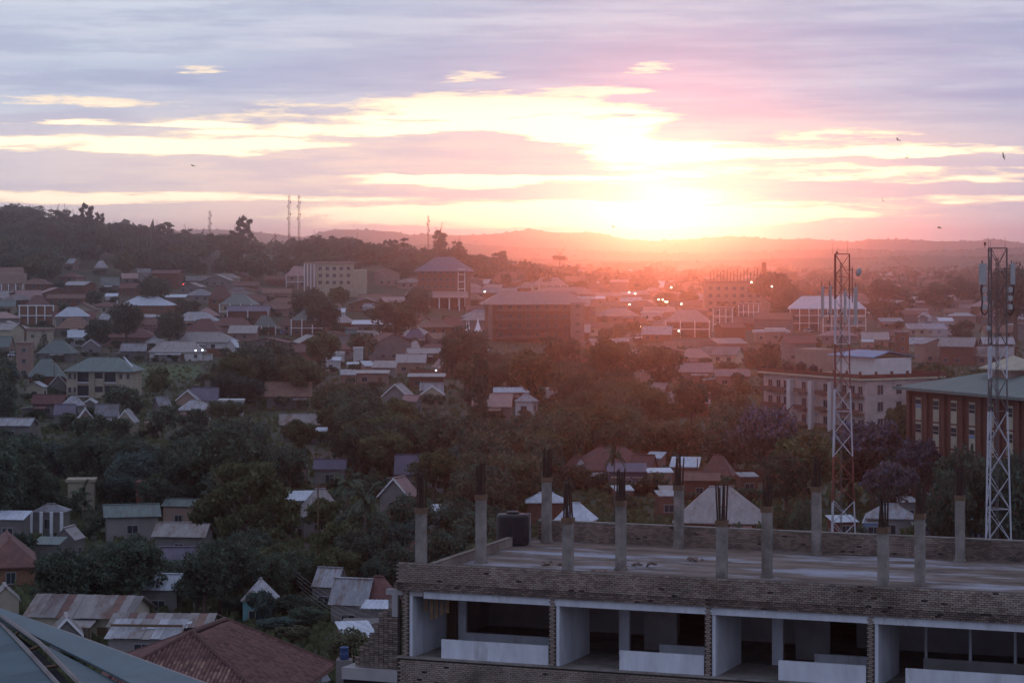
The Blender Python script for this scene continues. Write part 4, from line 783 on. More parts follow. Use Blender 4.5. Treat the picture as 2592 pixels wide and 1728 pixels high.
# ================================================================ HOUSES OF THE TOWN
HT = [
# zone x0 x1 ridge eave storeys kind roof wall rot phrase {extras}
('A',-60,240,765,860,2,'f','pink_wall','pink_wall',5,'peach flat-roofed building at the left edge',dict(cols=5)),
('A',600,730,632,668,1,'g','white_roof','pink_wall',-35,'pale gabled hut among the dark hillside trees',{}),
('A',858,990,650,705,1,'h','pale_roof','grey_wall',5,'small pale hip-roofed hut under the left treeline',{}),
('A',903,1107,800,866,1,'g','green_roof','grey_wall',12,'greenish gabled bungalow on the left slope',{}),
('A',1250,1388,722,760,2,'f','pale_roof','grey_wall',8,'small pale grey block above a pink wall',{}),
('A',1310,1435,790,800,2,'f','pink_wall','pink_wall',5,'pink flat-roofed block beside a dark tree on the slope',{}),
('A',962,1080,947,975,1,'s','white_roof','white_wall',0,'bright white little shed roof on the slope',{}),
('A',1100,1602,975,1050,2,'h','white_roof','brick_wall',-6,'large white hip-roofed house on the left slope',{}),
('A',1440,1708,958,982,1,'s','white_roof','grey_wall',0,'long low white roof behind the large white house',{}),
('A',1035,1250,1078,1150,1,'e','pale_roof','pink_wall',8,'pale gable-fronted house below the large white house',{}),
('A',1065,1562,1137,1180,1,'h','pale_roof','pink_wall',0,'long pale hip roof in front of the large white house',{}),
('A',885,1040,1130,1178,1,'h','pale_roof','grey_wall',0,'small pale hip-roofed house left of the long pale roof',{}),
('A',492,832,1075,1148,2,'h','white_roof','grey_wall',7,'bluish white hip-roofed house left of the slope',{}),
('A',205,482,968,1060,1,'h','brown_roof','brick_wall',10,'brown hip roof behind the unfinished frame building',{}),
('A',-60,150,1010,1060,1,'g','green_roof','cream_wall',0,'low green roof at the left edge above a parked van',{}),
('A',505,862,1165,1255,1,'h','brown_roof','grey_wall',5,'red brown hip roof in front of the bluish white house',{}),
('A',605,808,1285,1350,1,'s','white_roof','white_wall',10,'pale blue shed roof of a small store',{}),
('A',905,1475,1268,1345,1,'h','red_roof','pink_wall',-4,'wide red brown hip roof in the middle of the left slope',{}),
('A',1150,1645,1168,1232,1,'h','brown_roof','pink_wall',4,'dark brown long hip roof below two pale roofs',{}),
('A',1590,2000,1118,1190,1,'h','pale_roof','white_wall',0,'pale grey wide hip roof right of the brown roofs',{}),
('A',1700,2055,1182,1290,1,'h','red_roof','grey_wall',-8,'tall red brown hip roof behind the big beige villa',{}),
('A',1500,2175,1300,1385,1,'h','beige_roof','white_wall',0,'big beige hip-roofed villa',dict(prot=2)),
('A',1365,1880,1385,1470,1,'h','beige_roof','white_wall',0,'front wing of the big beige villa with lit wall lamps',dict(prot=2,Dp=7)),
('A',2035,2215,1372,1440,1,'e','white_roof','white_wall',-15,'small white gabled annex beside the big beige villa',{}),
('A',245,490,1265,1290,2,'f','pink_wall','cream_wall',0,'cream flat-roofed two storey house left of the green roof',dict(prot=2)),
('A',-70,135,1340,1425,1,'g','green_roof','pink_wall',-12,'faded green gable roof at the left edge',{}),
('A',350,712,1375,1480,1,'h','green_roof','grey_wall',-6,'dull green hip-roofed bungalow',{}),
('A',752,928,1368,1425,1,'e','dark_roof','grey_wall',0,'little gable-fronted house with pale edge boards',dict(fascia=True)),
('A',1105,1350,1405,1465,1,'g','pale_roof','grey_wall',0,'low pale roof beside a brick yard wall',{}),
('A',1905,2135,850,985,2,'h','brown_roof','brick_wall',0,'brown hip-roofed two storey house below the wooded ridge',{}),
('A',2005,2370,955,1042,2,'h','green_roof','cream_wall',-10,'green-grey hip-roofed villa with white columns',dict(cols=4)),
('A',2080,2480,1062,1105,1.5,'g','dark_roof','brick_wall',0,'brick house framed in white under a dark roof',dict(cols=3)),
('A',1330,1500,1340,1385,1,'e','white_roof','white_wall',0,'white gabled shed left of the big beige villa',{}),
('B',250,502,700,778,2,'h','pink_roof','pink_wall',5,'two storey pavilion house with a pink pyramid roof',dict(cols=3,prot=2)),
('B',1350,1452,890,960,2,'e','pale_roof','white_wall',10,'narrow pale gabled house left of the tall brick hotel',{}),
('B',1360,1560,960,1000,1,'g','pale_roof','white_wall',0,'low pale house at the foot of the tall brick hotel',{}),
('B',310,652,1095,1182,2,'h','green_roof','brick_wall',-5,'brick two storey house with white columns and a dull green hip roof',dict(cols=4,prot=2)),
('B',-40,190,1150,1240,1,'h','green_roof','brick_wall',5,'green-grey roofed bungalow with white posts',dict(cols=4)),
('B',870,1242,1195,1228,1,'s','white_roof','grey_wall',0,'long white flat shed roof above a green wall',dict(cols=0)),
('B',1240,1392,1197,1222,1,'s','pale_roof','grey_wall',0,'short white shed roof right of the long white shed roof',{}),
('B',805,925,1262,1280,1,'f','green_roof','teal_wall',0,'small grey green hut below the long white shed roof',{}),
('B',1100,1275,1080,1155,1,'h','brown_roof','cream_wall',0,'brown hip-roofed house with a pale lattice front',dict(cols=5)),
('B',1110,1290,1225,1300,1,'e','pink_roof','grey_wall',12,'pink gable-fronted house in the middle distance',dict(fascia=True)),
('B',1345,1548,1275,1345,1,'h','purple_roof','grey_wall',0,'violet grey hip-roofed house left of the white tents',{}),
('B',60,378,1035,1085,1,'g','brown_roof','pink_wall',0,'long brown roof among hillside trees',{}),
('B',520,785,1038,1085,1,'g','brown_roof','pink_wall',8,'brown roof right of a dark leafy tree',{}),
('B',640,812,1085,1120,1,'s','white_roof','white_wall',0,'little curved white roof over a yard',{}),
('B',960,1110,1040,1070,1,'g','pale_roof','white_wall',-20,'tiny white-fronted house under dark trees',{}),
('B',1370,1800,1447,1490,1,'g','beige_roof','grey_wall',0,'long beige roof with a bright yard lamp',{}),
('B',40,330,900,940,1,'g','brown_roof','pink_wall',4,'low brown roof below the pink pavilion house',{}),
('B',450,590,845,880,1,'g','pink_roof','white_wall',4,'small white-fronted house right of the pink pavilion',{}),
('C',155,505,800,872,2,'h','pink_roof','cream_wall',0,'pink hip-roofed villa behind the dark brick flats',dict(cols=6)),
('C',180,760,892,950,2,'h','pink_roof','pink_wall',0,'wide pink roof just behind the dark brick flats',{}),
('C',465,800,672,690,3,'f','pink_wall','pink_wall',0,'unfinished concrete frame block on the skyline glow',dict(cols=7,wins=True)),
('C',800,1200,668,700,3,'f','brown_roof','brick_wall',0,'long flat-topped block under the bright sunrise',{}),
('C',1195,1250,705,712,4,'f','brown_roof','brick_wall',0,'narrow dark tower under the sunrise',{}),
('C',1250,1482,835,890,1,'s','white_roof','pink_wall',0,'bright white roof in the orange glow',{}),
('C',1620,1855,785,845,2,'e','pink_roof','pink_wall',-15,'tall gabled hall in the pink haze',{}),
('C',1370,1812,1095,1198,2,'h','pink_roof','brick_wall',-4,'brick two storey villa with a lit porch',dict(cols=4,prot=2)),
('C',1160,1368,1115,1130,1,'f','white_wall','white_wall',0,'low white-walled building left of the lit villa',{}),
('C',1920,2125,840,885,2,'s','pale_roof','pink_wall',0,'pale sloped roof right of the gabled hall',{}),
('C',1955,2130,915,935,1,'s','white_roof','white_wall',0,'thin white canopy roof in the red haze',{}),
('C',1810,2030,1070,1085,3,'f','pink_roof','pink_wall',-10,'three storey violet block with balconies',dict(cols=4)),
('C',2040,2270,1035,1050,3,'f','pink_roof','pink_wall',-10,'stacked balcony block below the wide-spreading tree',dict(cols=5)),
('C',2190,2520,1285,1310,1,'f','white_roof','pink_wall',0,'white flat-roofed building with dark openings in the red haze',dict(prot=2)),
('C',1500,1805,1450,1525,1,'h','pink_roof','pink_wall',0,'wide pale pink hip roof below the lit villa',{}),
('C',660,840,975,995,1,'s','white_roof','pink_wall',0,'long thin white roof beside the dark brick flats',{}),
('C',700,990,940,970,1,'g','pink_roof','pink_wall',5,'low pink roof beside street lamps',{}),
('C',1010,1320,1015,1075,1,'h','red_roof','brick_wall',0,'red hip roof behind the street lamps',{}),
('C',750,1160,1080,1150,1,'h','pink_roof','pink_wall',6,'pink wide roof left of the lit villa',{}),
('C',1430,1810,1010,1060,1,'g','red_roof','pink_wall',0,'long red roof behind the lit villa',{}),
('C',940,1060,1355,1385,1,'s','pale_roof','pink_wall',0,'small pale roof among red-lit trees',{}),
('C',1800,2140,1360,1405,1,'s','pink_roof','pink_wall',14,'sloping pale roof left of the white flat-roofed building',{}),
('D',183,905,968,1078,3,'h','white_roof','brick_wall',-3,'wide white-roofed hall behind the first lattice tower',dict(cols=9,prot=2)),
('D',480,895,1160,1170,2,'f','pink_wall','pink_wall',0,'terrace wing in front of the white-roofed hall',dict(cols=6)),
('D',1165,1295,1300,1308,3,'f','dark_roof','brick_wall',0,'narrow dark brick block right of the first tower',dict(prot=2)),
('D',1000,1240,1170,1200,1,'g','pale_roof','pink_wall',6,'pale pink roof in the misty middle right',{}),
('D',1380,1500,1120,1160,1,'h','pale_roof','white_wall',0,'little pale hip roof in the right mist',{}),
('D',1560,1700,1170,1200,1,'s','white_roof','pink_wall',0,'small white roof in the right mist',{}),
('D',860,975,1370,1390,1,'s','white_roof','pink_wall',0,'white awning roof right of the first tower',{}),
('D',1480,1600,1355,1380,1,'s','white_roof','pink_wall',8,'thin white shelter roof near the bluish smoke',{}),
('D',-20,165,1265,1300,2,'f','white_wall','pink_wall',0,'pink two storey block with a white roof edge, left of the first tower',{}),
('D',850,1110,1300,1360,1,'g','beige_roof','pink_wall',0,'beige roof below the white-roofed hall',{}),
('D',1950,2250,1345,1400,1,'g','pale_roof','grey_wall',0,'pale roof seen through the second tower',{}),
('D',2190,2310,1225,1245,1,'s','white_roof','grey_wall',0,'white roof strip right of the second tower',{}),
('E',235,615,100,238,1,'h','green_roof','brick_wall',10,'dark green hip roof left of the cream apartment house',{}),
('E',150,305,-50,-40,3,'f','pink_wall','pink_wall',0,'tall pink brick block left of the green hip roof',dict(prot=2)),
('E',232,435,310,352,1,'e','pale_roof','cream_wall',-10,'cream gabled cottage below the green hip roof',{}),
('E',440,622,250,330,1,'e','pale_roof','grey_wall',10,'pale gabled cottage touching the cream apartment house',{}),
('E',300,605,425,500,1,'g','red_roof','grey_wall',0,'long red roof in front of the cream apartment house',{}),
('E',548,800,440,515,1,'h','pale_roof','grey_wall',15,'pale bent roof right of the long red roof',{}),
('E',795,868,465,500,1,'e','pale_roof','grey_wall',0,'tiny gabled porch below the cream apartment house',dict(fascia=True)),
('E',688,872,535,640,1,'e','pale_roof','pink_wall',12,'steep pale gabled house among the left trees',dict(fascia=True,prot=2)),
('E',872,1095,515,610,1,'g','grey_roof','white_wall',0,'grey roof with a white wall between two gabled houses',{}),
('E',1058,1270,568,670,1,'e','pale_roof','cream_wall',-6,'second steep pale gabled house among the left trees',dict(fascia=True,prot=2)),
('E',500,700,515,600,1,'g','dark_roof','grey_wall',0,'very dark roof left of the steep gabled house',{}),
('E',1395,1565,408,520,1,'g','grey_roof','grey_wall',30,'grey sloping roof left of a gabled pair',{}),
('E',1610,1830,388,470,1,'e','grey_roof','pink_wall',0,'grey gable-fronted house right of centre-left',dict(fascia=True)),
('E',1745,2005,362,465,1,'g','dark_roof','white_wall',0,'wide dark grey roof right of the grey gable',{}),
('E',1620,1955,480,555,1,'h','pale_roof','white_wall',6,'white low roof in front of the wide dark grey roof',{}),
('E',2000,2235,472,488,1,'f','white_wall','white_wall',0,'white flat block wall at the forest edge',dict(prot=2)),
('E',-60,335,640,700,1,'g','pale_roof','grey_wall',-5,'long pale low roof at the left edge',dict(prot=2)),
('E',1335,1455,695,700,.8,'f','pink_wall','pink_wall',0,'tiny pink hut in the dark trees',dict(prot=2)),
('E',605,895,1212,1225,1.2,'f','cream_wall','cream_wall',5,'cream wall behind banana leaves',dict(prot=2)),
('E',300,640,1425,1490,1,'h','grey_roof','grey_wall',-5,'dark grey hip-roofed house with white columns',dict(cols=4,prot=2)),
('E',900,1500,1430,1530,1,'g','green_roof','grey_wall',12,'long dull green roof',{}),
('E',1480,1860,1380,1440,1,'g','green_roof','pink_wall',-12,'bluish green gable roof beside the feathery tree',{}),
('E',1250,1445,1235,1250,1.5,'f','red_wall','red_wall',0,'dark red wall among the trees',{}),
('E',-60,278,1500,1568,1,'s','white_roof','grey_wall',-8,'pale blue sloping roof at the left edge',dict(prot=2)),
('F',62,520,308,425,1,'g','brown_roof','grey_wall',4,'brown gable-roofed house with a white framed porch',dict(prot=2,cols=0)),
('F',190,665,600,690,1,'g','rust_roof','grey_wall',5,'patched rusty roof with bright new strips',{}),
('F',330,650,735,758,.9,'s','white_roof','grey_wall',0,'bright white strip roof below the patched rusty roof',{}),
('F',600,668,45,70,1,'f','white_wall','white_wall',0,'left small white box house on the middle slope',{}),
('F',718,802,35,68,1,'f','white_wall','white_wall',0,'right small white box house on the middle slope',{}),
('F',588,772,85,115,1,'s','white_roof','white_wall',0,'low white house below two white box houses',{}),
('F',888,968,0,8,2,'f','white_wall','white_wall',0,'narrow two storey white house in the middle slope',{}),
('F',820,935,132,150,1,'s','white_roof','white_wall',0,'very bright white little building',dict(prot=2)),
('F',763,912,200,245,1,'s','pale_roof','pink_wall',0,'pale square roof below the bright white building',{}),
('F',905,1215,208,230,1,'s','beige_roof','pink_wall',0,'long thin beige roof right of the pale square roof',{}),
('F',940,1092,95,165,1,'s','white_roof','pink_wall',25,'tilted white strip roof',dict(rh=1.2)),
('F',1050,1292,120,180,1,'s','beige_roof','grey_wall',-6,'beige sheet roof in the middle',{}),
('F',1270,1552,62,135,1,'s','beige_roof','pink_wall',0,'pale beige stepped roofs',{}),
('F',1378,1728,238,262,1,'s','beige_roof','brick_wall',0,'long narrow roof above a red brick wall',{}),
('F',1595,1905,40,165,1,'e','pink_roof','pink_wall',18,'pink gable-fronted house with a lit yard lamp',dict(fascia=True)),
('F',1488,1712,318,395,1,'g','pale_roof','cream_wall',0,'pale blue-grey roof of a cream cottage',dict(prot=2)),
('F',1490,1720,350,420,1,'e','pale_roof','cream_wall',0,'cream gable-fronted cottage',dict(fascia=True)),
('F',1140,1445,330,430,1,'e','beige_roof','grey_wall',-15,'beige gable roof with one bright edge',dict(fascia=True)),
('F',1320,1520,430,480,1,'g','pink_roof','grey_wall',-20,'pink low roof right of the bright-edged gable',{}),
('F',1960,2360,415,520,1,'g','pink_roof','pink_wall',-6,'large pale pink roof at the forest edge',dict(prot=2)),
('F',2160,2490,362,400,1,'g','white_roof','pink_wall',0,'bright white ridge roof behind the large pink roof',{}),
('F',1258,1735,975,1130,1,'g','purple_roof','grey_wall',0,'wide purple grey roof deep in the trees',dict(prot=2)),
('F',520,825,1015,1095,1,'g','purple_roof','grey_wall',0,'slate coloured roof in the middle of the trees',dict(prot=2)),
('F',300,460,1020,1080,1,'h','beige_roof','pink_wall',0,'small orange brown roof beside a pole',dict(prot=2)),
('F',185,560,1318,1395,1,'s','white_roof','grey_wall',10,'ragged bright sheet roof beside the feathery tree',{}),
('F',340,820,1290,1500,1,'h','beige_roof','grey_wall',15,'beige hip roof with a tall pole in front',dict(prot=2)),
('F',1100,1500,1190,1340,1,'e','pink_roof','grey_wall',-20,'gable house with a bright white edge board',dict(fascia=True,prot=2)),
('F',1620,1740,1440,1490,1,'s','white_roof','grey_wall',-10,'little white roof between the bare columns',{}),
('G',490,1300,905,1090,1,'h','red_roof','brick_wall',6,'large red hip-roofed house',dict(prot=2)),
('G',500,660,1000,1085,1,'e','red_roof','white_wall',20,'white gable wing of the large red house',{}),
('G',1050,1330,975,1095,1,'g','red_roof','brick_wall',-20,'right wing of the large red house',{}),
('G',1218,1375,955,1005,1,'s','white_roof','pink_wall',-20,'bright strip roof behind the large red house',{}),
('G',1418,1722,1003,1085,1,'s','white_roof','brick_wall',-10,'bright bluish white roof beside a red roof',dict(prot=2)),
('G',1690,2050,965,1140,1,'h','red_roof','brick_wall',-14,'dark red hip roof right of the bright white roof',dict(prot=2)),
('G',105,490,1325,1400,1,'h','white_roof','brick_wall',0,'white hip roof left of the rebar columns',dict(prot=2)),
('G',355,780,1418,1560,1,'h','white_roof','brick_wall',-14,'brightest white hip roof behind the bare columns',dict(prot=2)),
('G',1420,2360,1270,1560,1,'h','beige_roof','brick_wall',-9,'big grey beige roof behind the columns',dict(prot=2,Dp=8)),
('G',960,1185,80,165,1,'h','pink_roof','pink_wall',0,'pink hip roof above the red-lit woods',{}),
('G',1150,1400,150,205,1,'g','pale_roof','pink_wall',0,'pale long roof right of the pink hip roof',{}),
('G',1420,1822,135,210,1,'g','pink_roof','pink_wall',0,'long pink roof left of the pale block with balconies',{}),
('G',1830,2160,195,250,1,'g','pink_roof','pink_wall',0,'pink roof with a pale garage door',{}),
('G',1390,1810,405,490,1,'g','pink_roof','brick_wall',-4,'lone pinkish roof inside the red-lit woods',dict(prot=2)),
('G',1240,1450,300,400,1,'g','pink_roof','brick_wall',-35,'half hidden pink gable above the lone roof',{}),
('G',832,945,135,155,1,'s','white_roof','white_wall',0,'small bright white roof above the woods',{}),
('G',320,375,365,385,1,'f','white_wall','white_wall',0,'tiny white hut at the edge of the woods',{}),
('G',0,235,420,480,1,'h','pale_roof','white_wall',-20,'pale bungalow at the edge of the woods',{}),
('G',860,1080,1135,1180,.9,'s','cream_wall','purple_roof',8,'yellowish awning over a violet stall',dict(name='shelter')),
('G',1060,1290,1140,1180,.9,'s','cream_wall','purple_roof',-8,'second yellowish awning beside the violet stall',dict(name='shelter')),
('G',850,1220,1062,1130,1,'s','purple_roof','purple_roof',0,'blue violet awning against the large red house',{}),
('G',1200,1460,1105,1135,1,'s','white_roof','pink_wall',5,'flat pale roof right of the violet awning',{}),
('G',900,1090,1265,1300,.9,'s','white_roof','brick_wall',8,'little white tin roof in the row of shacks',{}),
('G',1330,1510,1270,1300,1,'s','beige_roof','brick_wall',0,'beige shack roof behind a rebar column',{}),
('G',1300,1500,1310,1350,1,'s','pale_roof','brick_wall',8,'pale green tin roof above the big grey beige roof',{}),
('G',1500,1900,1130,1200,1,'g','brown_roof','brick_wall',-4,'long brown row of brick shops',{}),
('G',2040,2230,1150,1175,1,'s','pale_roof','brick_wall',8,'short brick stall with a pale roof edge',{}),
('H',870,1380,1428,1540,1,'h','pale_roof','grey_wall',-8,'pale green-white hip roof near the first tower foot',dict(prot=2)),
('H',1495,1665,1333,1370,1,'s','white_roof','grey_wall',5,'small pale roof between two rebar columns',{}),
('H',1160,1370,1370,1410,1,'s','pale_roof','grey_wall',10,'thin pale roof behind the green-white hip roof',{}),
('L',540,830,45,95,.9,'s','white_roof','red_wall',10,'white tin roof at the foot of the first tower',dict(prot=2)),
('L',878,1090,50,105,.9,'s','white_roof','blue_roof',-14,'white roof over a blue wall beside the first tower',dict(prot=2)),
('L',1290,2360,75,150,1,'s','green_roof','purple_roof',-2,'long grey green roof above a violet blue wall',dict(prot=2,Dp=8)),
('I',-330,478,205,470,1,'h','red_roof','brick_wall',14,'dark red hip-roofed house at the left edge',dict(prot=2,Dp=12)),
('I',1400,1960,100,215,1,'g','rust_roof','grey_wall',-8,'long rust-streaked roof in the trees',dict(prot=1)),
('I',1440,1830,240,540,1,'g','dark_roof','brick_wall',0,'large dark violet roof between two big trees',{}),
('I',1275,1700,568,700,1,'g','white_roof','grey_wall',-8,'white roof with dirty spots behind the trees',dict(prot=1)),
('I',310,600,245,300,1,'s','green_roof','grey_wall',-6,'low pale green-blue roof behind the red house',{}),
('I',520,745,150,250,1,'e','beige_roof','grey_wall',-12,'small brown gable behind the red house',{}),
('I',250,1400,760,945,1,'g','rust_roof','cream_wall',-9,'long rust-streaked metal roof at the lower left',dict(prot=2,sheets=13)),
('I',-100,185,690,800,1,'e','rust_roof','cream_wall',14,'cream house with a dark doorway at the left edge',dict(prot=2)),
('I',1010,2015,928,1040,1,'g','rust_roof','grey_wall',-3,'second long streaked metal roof in front of trees',dict(prot=2,sheets=12)),
('I',420,790,970,1110,1,'e','rust_roof','grey_wall',12,'small rusty gable roof with pale edges',dict(prot=2,fascia=True)),
('I',980,1700,1020,1160,.9,'s','rust_roof','grey_wall',-4,'rusty lean-to carrying shiny loose sheets',dict(prot=2,sheets=8)),
('J',-130,195,458,790,1,'h','pale_roof','teal_wall',-12,'pale patched hip roof above a teal post',dict(prot=2)),
('J',570,775,505,680,1,'g','pale_roof','grey_wall',-20,'small steep pale pink roof',dict(prot=2)),
('J',655,1115,610,825,1,'g','pale_roof','grey_wall',-16,'wide pale pink metal roof',dict(prot=2)),
('J',885,1345,592,825,1,'h','red_roof','brick_wall',-10,'red hip roof left of the half-built block',dict(prot=2)),
('J',950,1275,842,885,1,'s','white_roof','grey_wall',-6,'bright white edge roof below the red hip roof',dict(prot=2)),
('J',1210,1720,258,500,1,'h','red_roof','brick_wall',-20,'small-tiled red roof right behind the half-built block',dict(prot=2)),
('J',690,1165,1050,1200,1,'s','white_roof','pink_wall',14,'small white folded roof over a yard with a blue drum',dict(prot=2,Dp=6)),
('J',780,1180,1000,1080,1,'f','grey_wall','teal_wall',0,'low teal-walled shed behind the blue drum yard',{}),
('J',245,610,1368,1560,1,'e','grey_roof','white_wall',-30,'pale gable end at the bottom edge beside the red tiles',dict(prot=2,fascia=True)),
]
for z, x0, x1, yr, ye, st, kd, rm, wm, rot, ph, ex_ in HT:
    ex_ = dict(ex_); house(z, x0, x1, yr, ye, st, kd, rm, wm, rot, ph, **ex_)
# unfinished two storey frame building on the left slope
D = depth_at(93, 480+1240/3.612, 0); x, y, _ = P(*zc('A', 335, 1240), D); g = T(x, y); Wd = 310/3.612/F*D
fb = thing('frame_building', 'unfinished two storey frame with white posts and dark brick infill at the left', 'building', (x, y, g), 0); MB().box(-Wd/2, Wd/2, -.2, 9, -2, 6.6).ob('infill_wall', MT['brick_wall'], fb)
for i in range(5): MB().box(-Wd/2+i*Wd/4-.17, -Wd/2+i*Wd/4+.17, -.75, -.21, -1, 7.0).ob('post', MT['trim_white'], fb)
for z in (3.1, 6.6): MB().box(-Wd/2-.5, Wd/2+.3, -.7, -.22, z, z+.35).ob('beam', MT['trim_white'], fb)
HOUSES.append((*zc('A', 180, 0)[:1], zc('A', 490, 0)[0], 778, 824, D, x, y, Wd/2, 'unfinished white frame building'))
# skyline site with upright bars
D = 1150; x, y, _ = P(1870, 690, D); cs = thing('construction_block', 'unfinished concrete block with a row of upright rods in the pink haze', 'building', (x, y, 0), 0); Wd = 170/F*D
MB().box(-Wd/2, Wd/2, 0, 14, -2, 17.5).ob('wall', MT['pink_wall'], cs); MB().box(-Wd/2-.3, Wd/2+.3, -.3, 14.3, 17.5, 18.5).ob('roof_slab', MT['brown_roof'], cs); [window(cs, -Wd*.42+i*3.6, -.035, 1.2+j*3.3, 0, 1.8, 1.6) for i in range(7) for j in range(5)]; MB().box(Wd*.36, Wd*.42, 3, 6, 18.5, 27).ob('lift_tower', MT['brick_wall'], cs)
for i in range(16): MB().tube((-Wd*.42+i*Wd*.05, .5, 18.5), (-Wd*.42+i*Wd*.05, .5, 22.5+(i*7 % 3)*.8), .22, .22, 4).ob('rod', MT['rebar'], cs)
HOUSES.append((1780, 1955, 672, 720, D, x, y, Wd/2, 'unfinished concrete block'))
# ---------------------------------------------------------------- near roofs at the lower left
def flat_part(name, parent, pts, t, m): return MB().slab(pts, t).ob(name, MT[m], parent)
dm('blue_metal', (.085,.12,.135), .6, .8, .12, spec=.25); dm('blue_metal_dark', (.068,.098,.112), .6, .8, .15, spec=.25)
br_ = thing('metal_roofed_house', 'blue-grey corrugated metal roof with an open dark valley gutter at the bottom left corner', 'house')
top_ = [(-60,1515,86),(64,1560.5,81.7),(213,1615,77.3),(340,1661.7,73.9),(520,1728,69.4),(620,1765,67.2)]
low_e = [(-60,1516,85.9),(64,1596,79.5),(213,1668,74.5),(300,1712,71.8),(420,1772,67.5),(500,1815,65)]
st_ = MB()
for i in range(5): st_.slab((Vector(P(*low_e[i])), Vector(P(*low_e[i+1])), Vector(P(*top_[i+1])), Vector(P(*top_[i]))), .06)
st_.ob('cap_sheet', MT['blue_metal'], br_)
m = MB()
gl0 = [(-60, 1537.6, 84), (0, 1555.6, 83), (100, 1626, 76), (199, 1728, 70), (238, 1770, 67)]
for i in range(4):
    a_, b2, c2, d2 = Vector(P(*gl0[i])), Vector(P(*gl0[i+1])), Vector(P(*low_e[i+1])), Vector(P(*low_e[i])); dz = Vector((0,0,-.18)); corr(m, a_+dz*.3, b2+dz*.3, c2+dz, d2+dz, .3, .015, .04)
m.ob('sheet', MT['blue_metal_dark'], br_)
MB().slab((Vector(P(*top_[0]))-Vector((0,0,.02)), Vector(P(*top_[-1]))-Vector((0,0,.02)), Vector(P(*top_[-1]))+Vector((3,2,-1.5)), Vector(P(*top_[0]))+Vector((3,2,-1.5))), .06).ob('back_slope', MT['blue_metal'], br_)
def Qp(x, y, dz=0, D=None): u, v = zc('I', x, y); return Vector(P(u, v, D))
gl = [(-60, 880), (0, 945), (360, 1200), (720, 1568), (860, 1720)]; gr_ = [(-60, 960), (0, 1010), (230, 1250), (520, 1568), (660, 1720)]
DD = [84, 83, 76, 70, 67]
gt = MB(); rib = MB()
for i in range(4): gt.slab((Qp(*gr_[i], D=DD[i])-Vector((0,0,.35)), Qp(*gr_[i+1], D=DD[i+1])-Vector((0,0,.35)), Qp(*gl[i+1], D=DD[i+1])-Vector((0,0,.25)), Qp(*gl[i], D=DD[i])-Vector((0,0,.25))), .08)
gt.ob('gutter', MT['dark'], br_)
for k in range(9):
    t = k/8*3.99; i = int(t); f = t-i; a = Qp(*gr_[i], D=DD[i]).lerp(Qp(*gr_[i+1], D=DD[i+1]), f); b_ = Qp(*gl[i], D=DD[i]).lerp(Qp(*gl[i+1], D=DD[i+1]), f); MB().tube(a-Vector((0,0,.1)), b_-Vector((0,0,.1)), .05, .05, 4).ob('batten', MT['wood'], br_)
for g_, nm in ((gr_, 'gutter_edge'), (gl, 'gutter_edge')):
    e = MB()
    for i in range(4): e.tube(Qp(*g_[i], D=DD[i]), Qp(*g_[i+1], D=DD[i+1]), .07, .07, 5)
    e.ob(nm, MT['rust_roof'], br_)
# big slope left of the gutter, made of single sheets running up the roof
for k in range(14):
    a, b_ = k/14, (k+1)/14
    def gp(t):
        t *= 4; i = min(3, int(t)); return Qp(*gr_[i], D=DD[i]).lerp(Qp(*gr_[i+1], D=DD[i+1]), t-i)-Vector((0,0,.05))
    p1, p2 = gp(a), gp(b_); w_ = Vector((-9.5, -5.5, -1.2)); s = MB(); corr(s, p1+w_, p2+w_, p2, p1, .16, .022, .03); s.ob('sheet', MT['blue_metal' if k % 3 else 'blue_metal_dark'], br_)
MB().box(-26, -15, 58, 70, -1, 21).ob('wall', MT['grey_wall'], br_)
# red clay tile roof
dm('clay', (.20,.11,.09), .85, 3, .3, rnd=.3); dm('clay_dark', (.115,.06,.05), .85, 3, .3, rnd=.3)
Dt = 152.0
tr_ = thing('tiled_house', 'house under a weathered red clay tile hip roof at the bottom left', 'house')
def TP(x, y, D): return Vector(P(*zc('I', x, y), D))
rz = EYE-(zc('I',0,1050)[1]-HZ)/F*160
R0 = TP(1760, 1110, 163); R1 = Vector(P(*zc('I', 2110, 1010), 0)) if 0 else R0+Vector((1.5, 5.5, 0)); ez = R0.z-3.4
E0 = Vector((R0.x-7.2, R0.y-6.0, ez)); E1 = Vector((R0.x+6.2, R0.y-8.5, ez)); E2 = Vector((R0.x+8.6, R0.y+8, ez)); E3 = Vector((R0.x-6.0, R0.y+12, ez))
planes = [(E0, E1, R0, R0), (E1, E2, R1, R0), (E3, E0, R0, R1), (E2, E3, R1, R1)]
under = MB()
for p in planes: under.slab([q-Vector((0,0,.12)) for q in (p if p[2] != p[3] else p[:3])], .12)
rfb = under.ob('roof', MT['clay_dark'], tr_)
tile_me = {}
def tile_mesh(m):
    if m not in tile_me:
        b = MB(); n = 4
        for k in range(n+1):
            a = PI*k/n; b.v += [(-.12*math.cos(a), 0, .055*math.sin(a)), (-.11*math.cos(a), .42, .05*math.sin(a)+.02)]
        for k in range(n): b.f.append((2*k, 2*k+1, 2*k+3, 2*k+2))
        b.f.append(tuple(2*k for k in range(n+1))); tile_me[m] = b.mesh('tile', MT[m])
    return tile_me[m]
cnt = 0; rest = {'clay': MB(), 'clay_dark': MB()}; rt = random.Random(2)
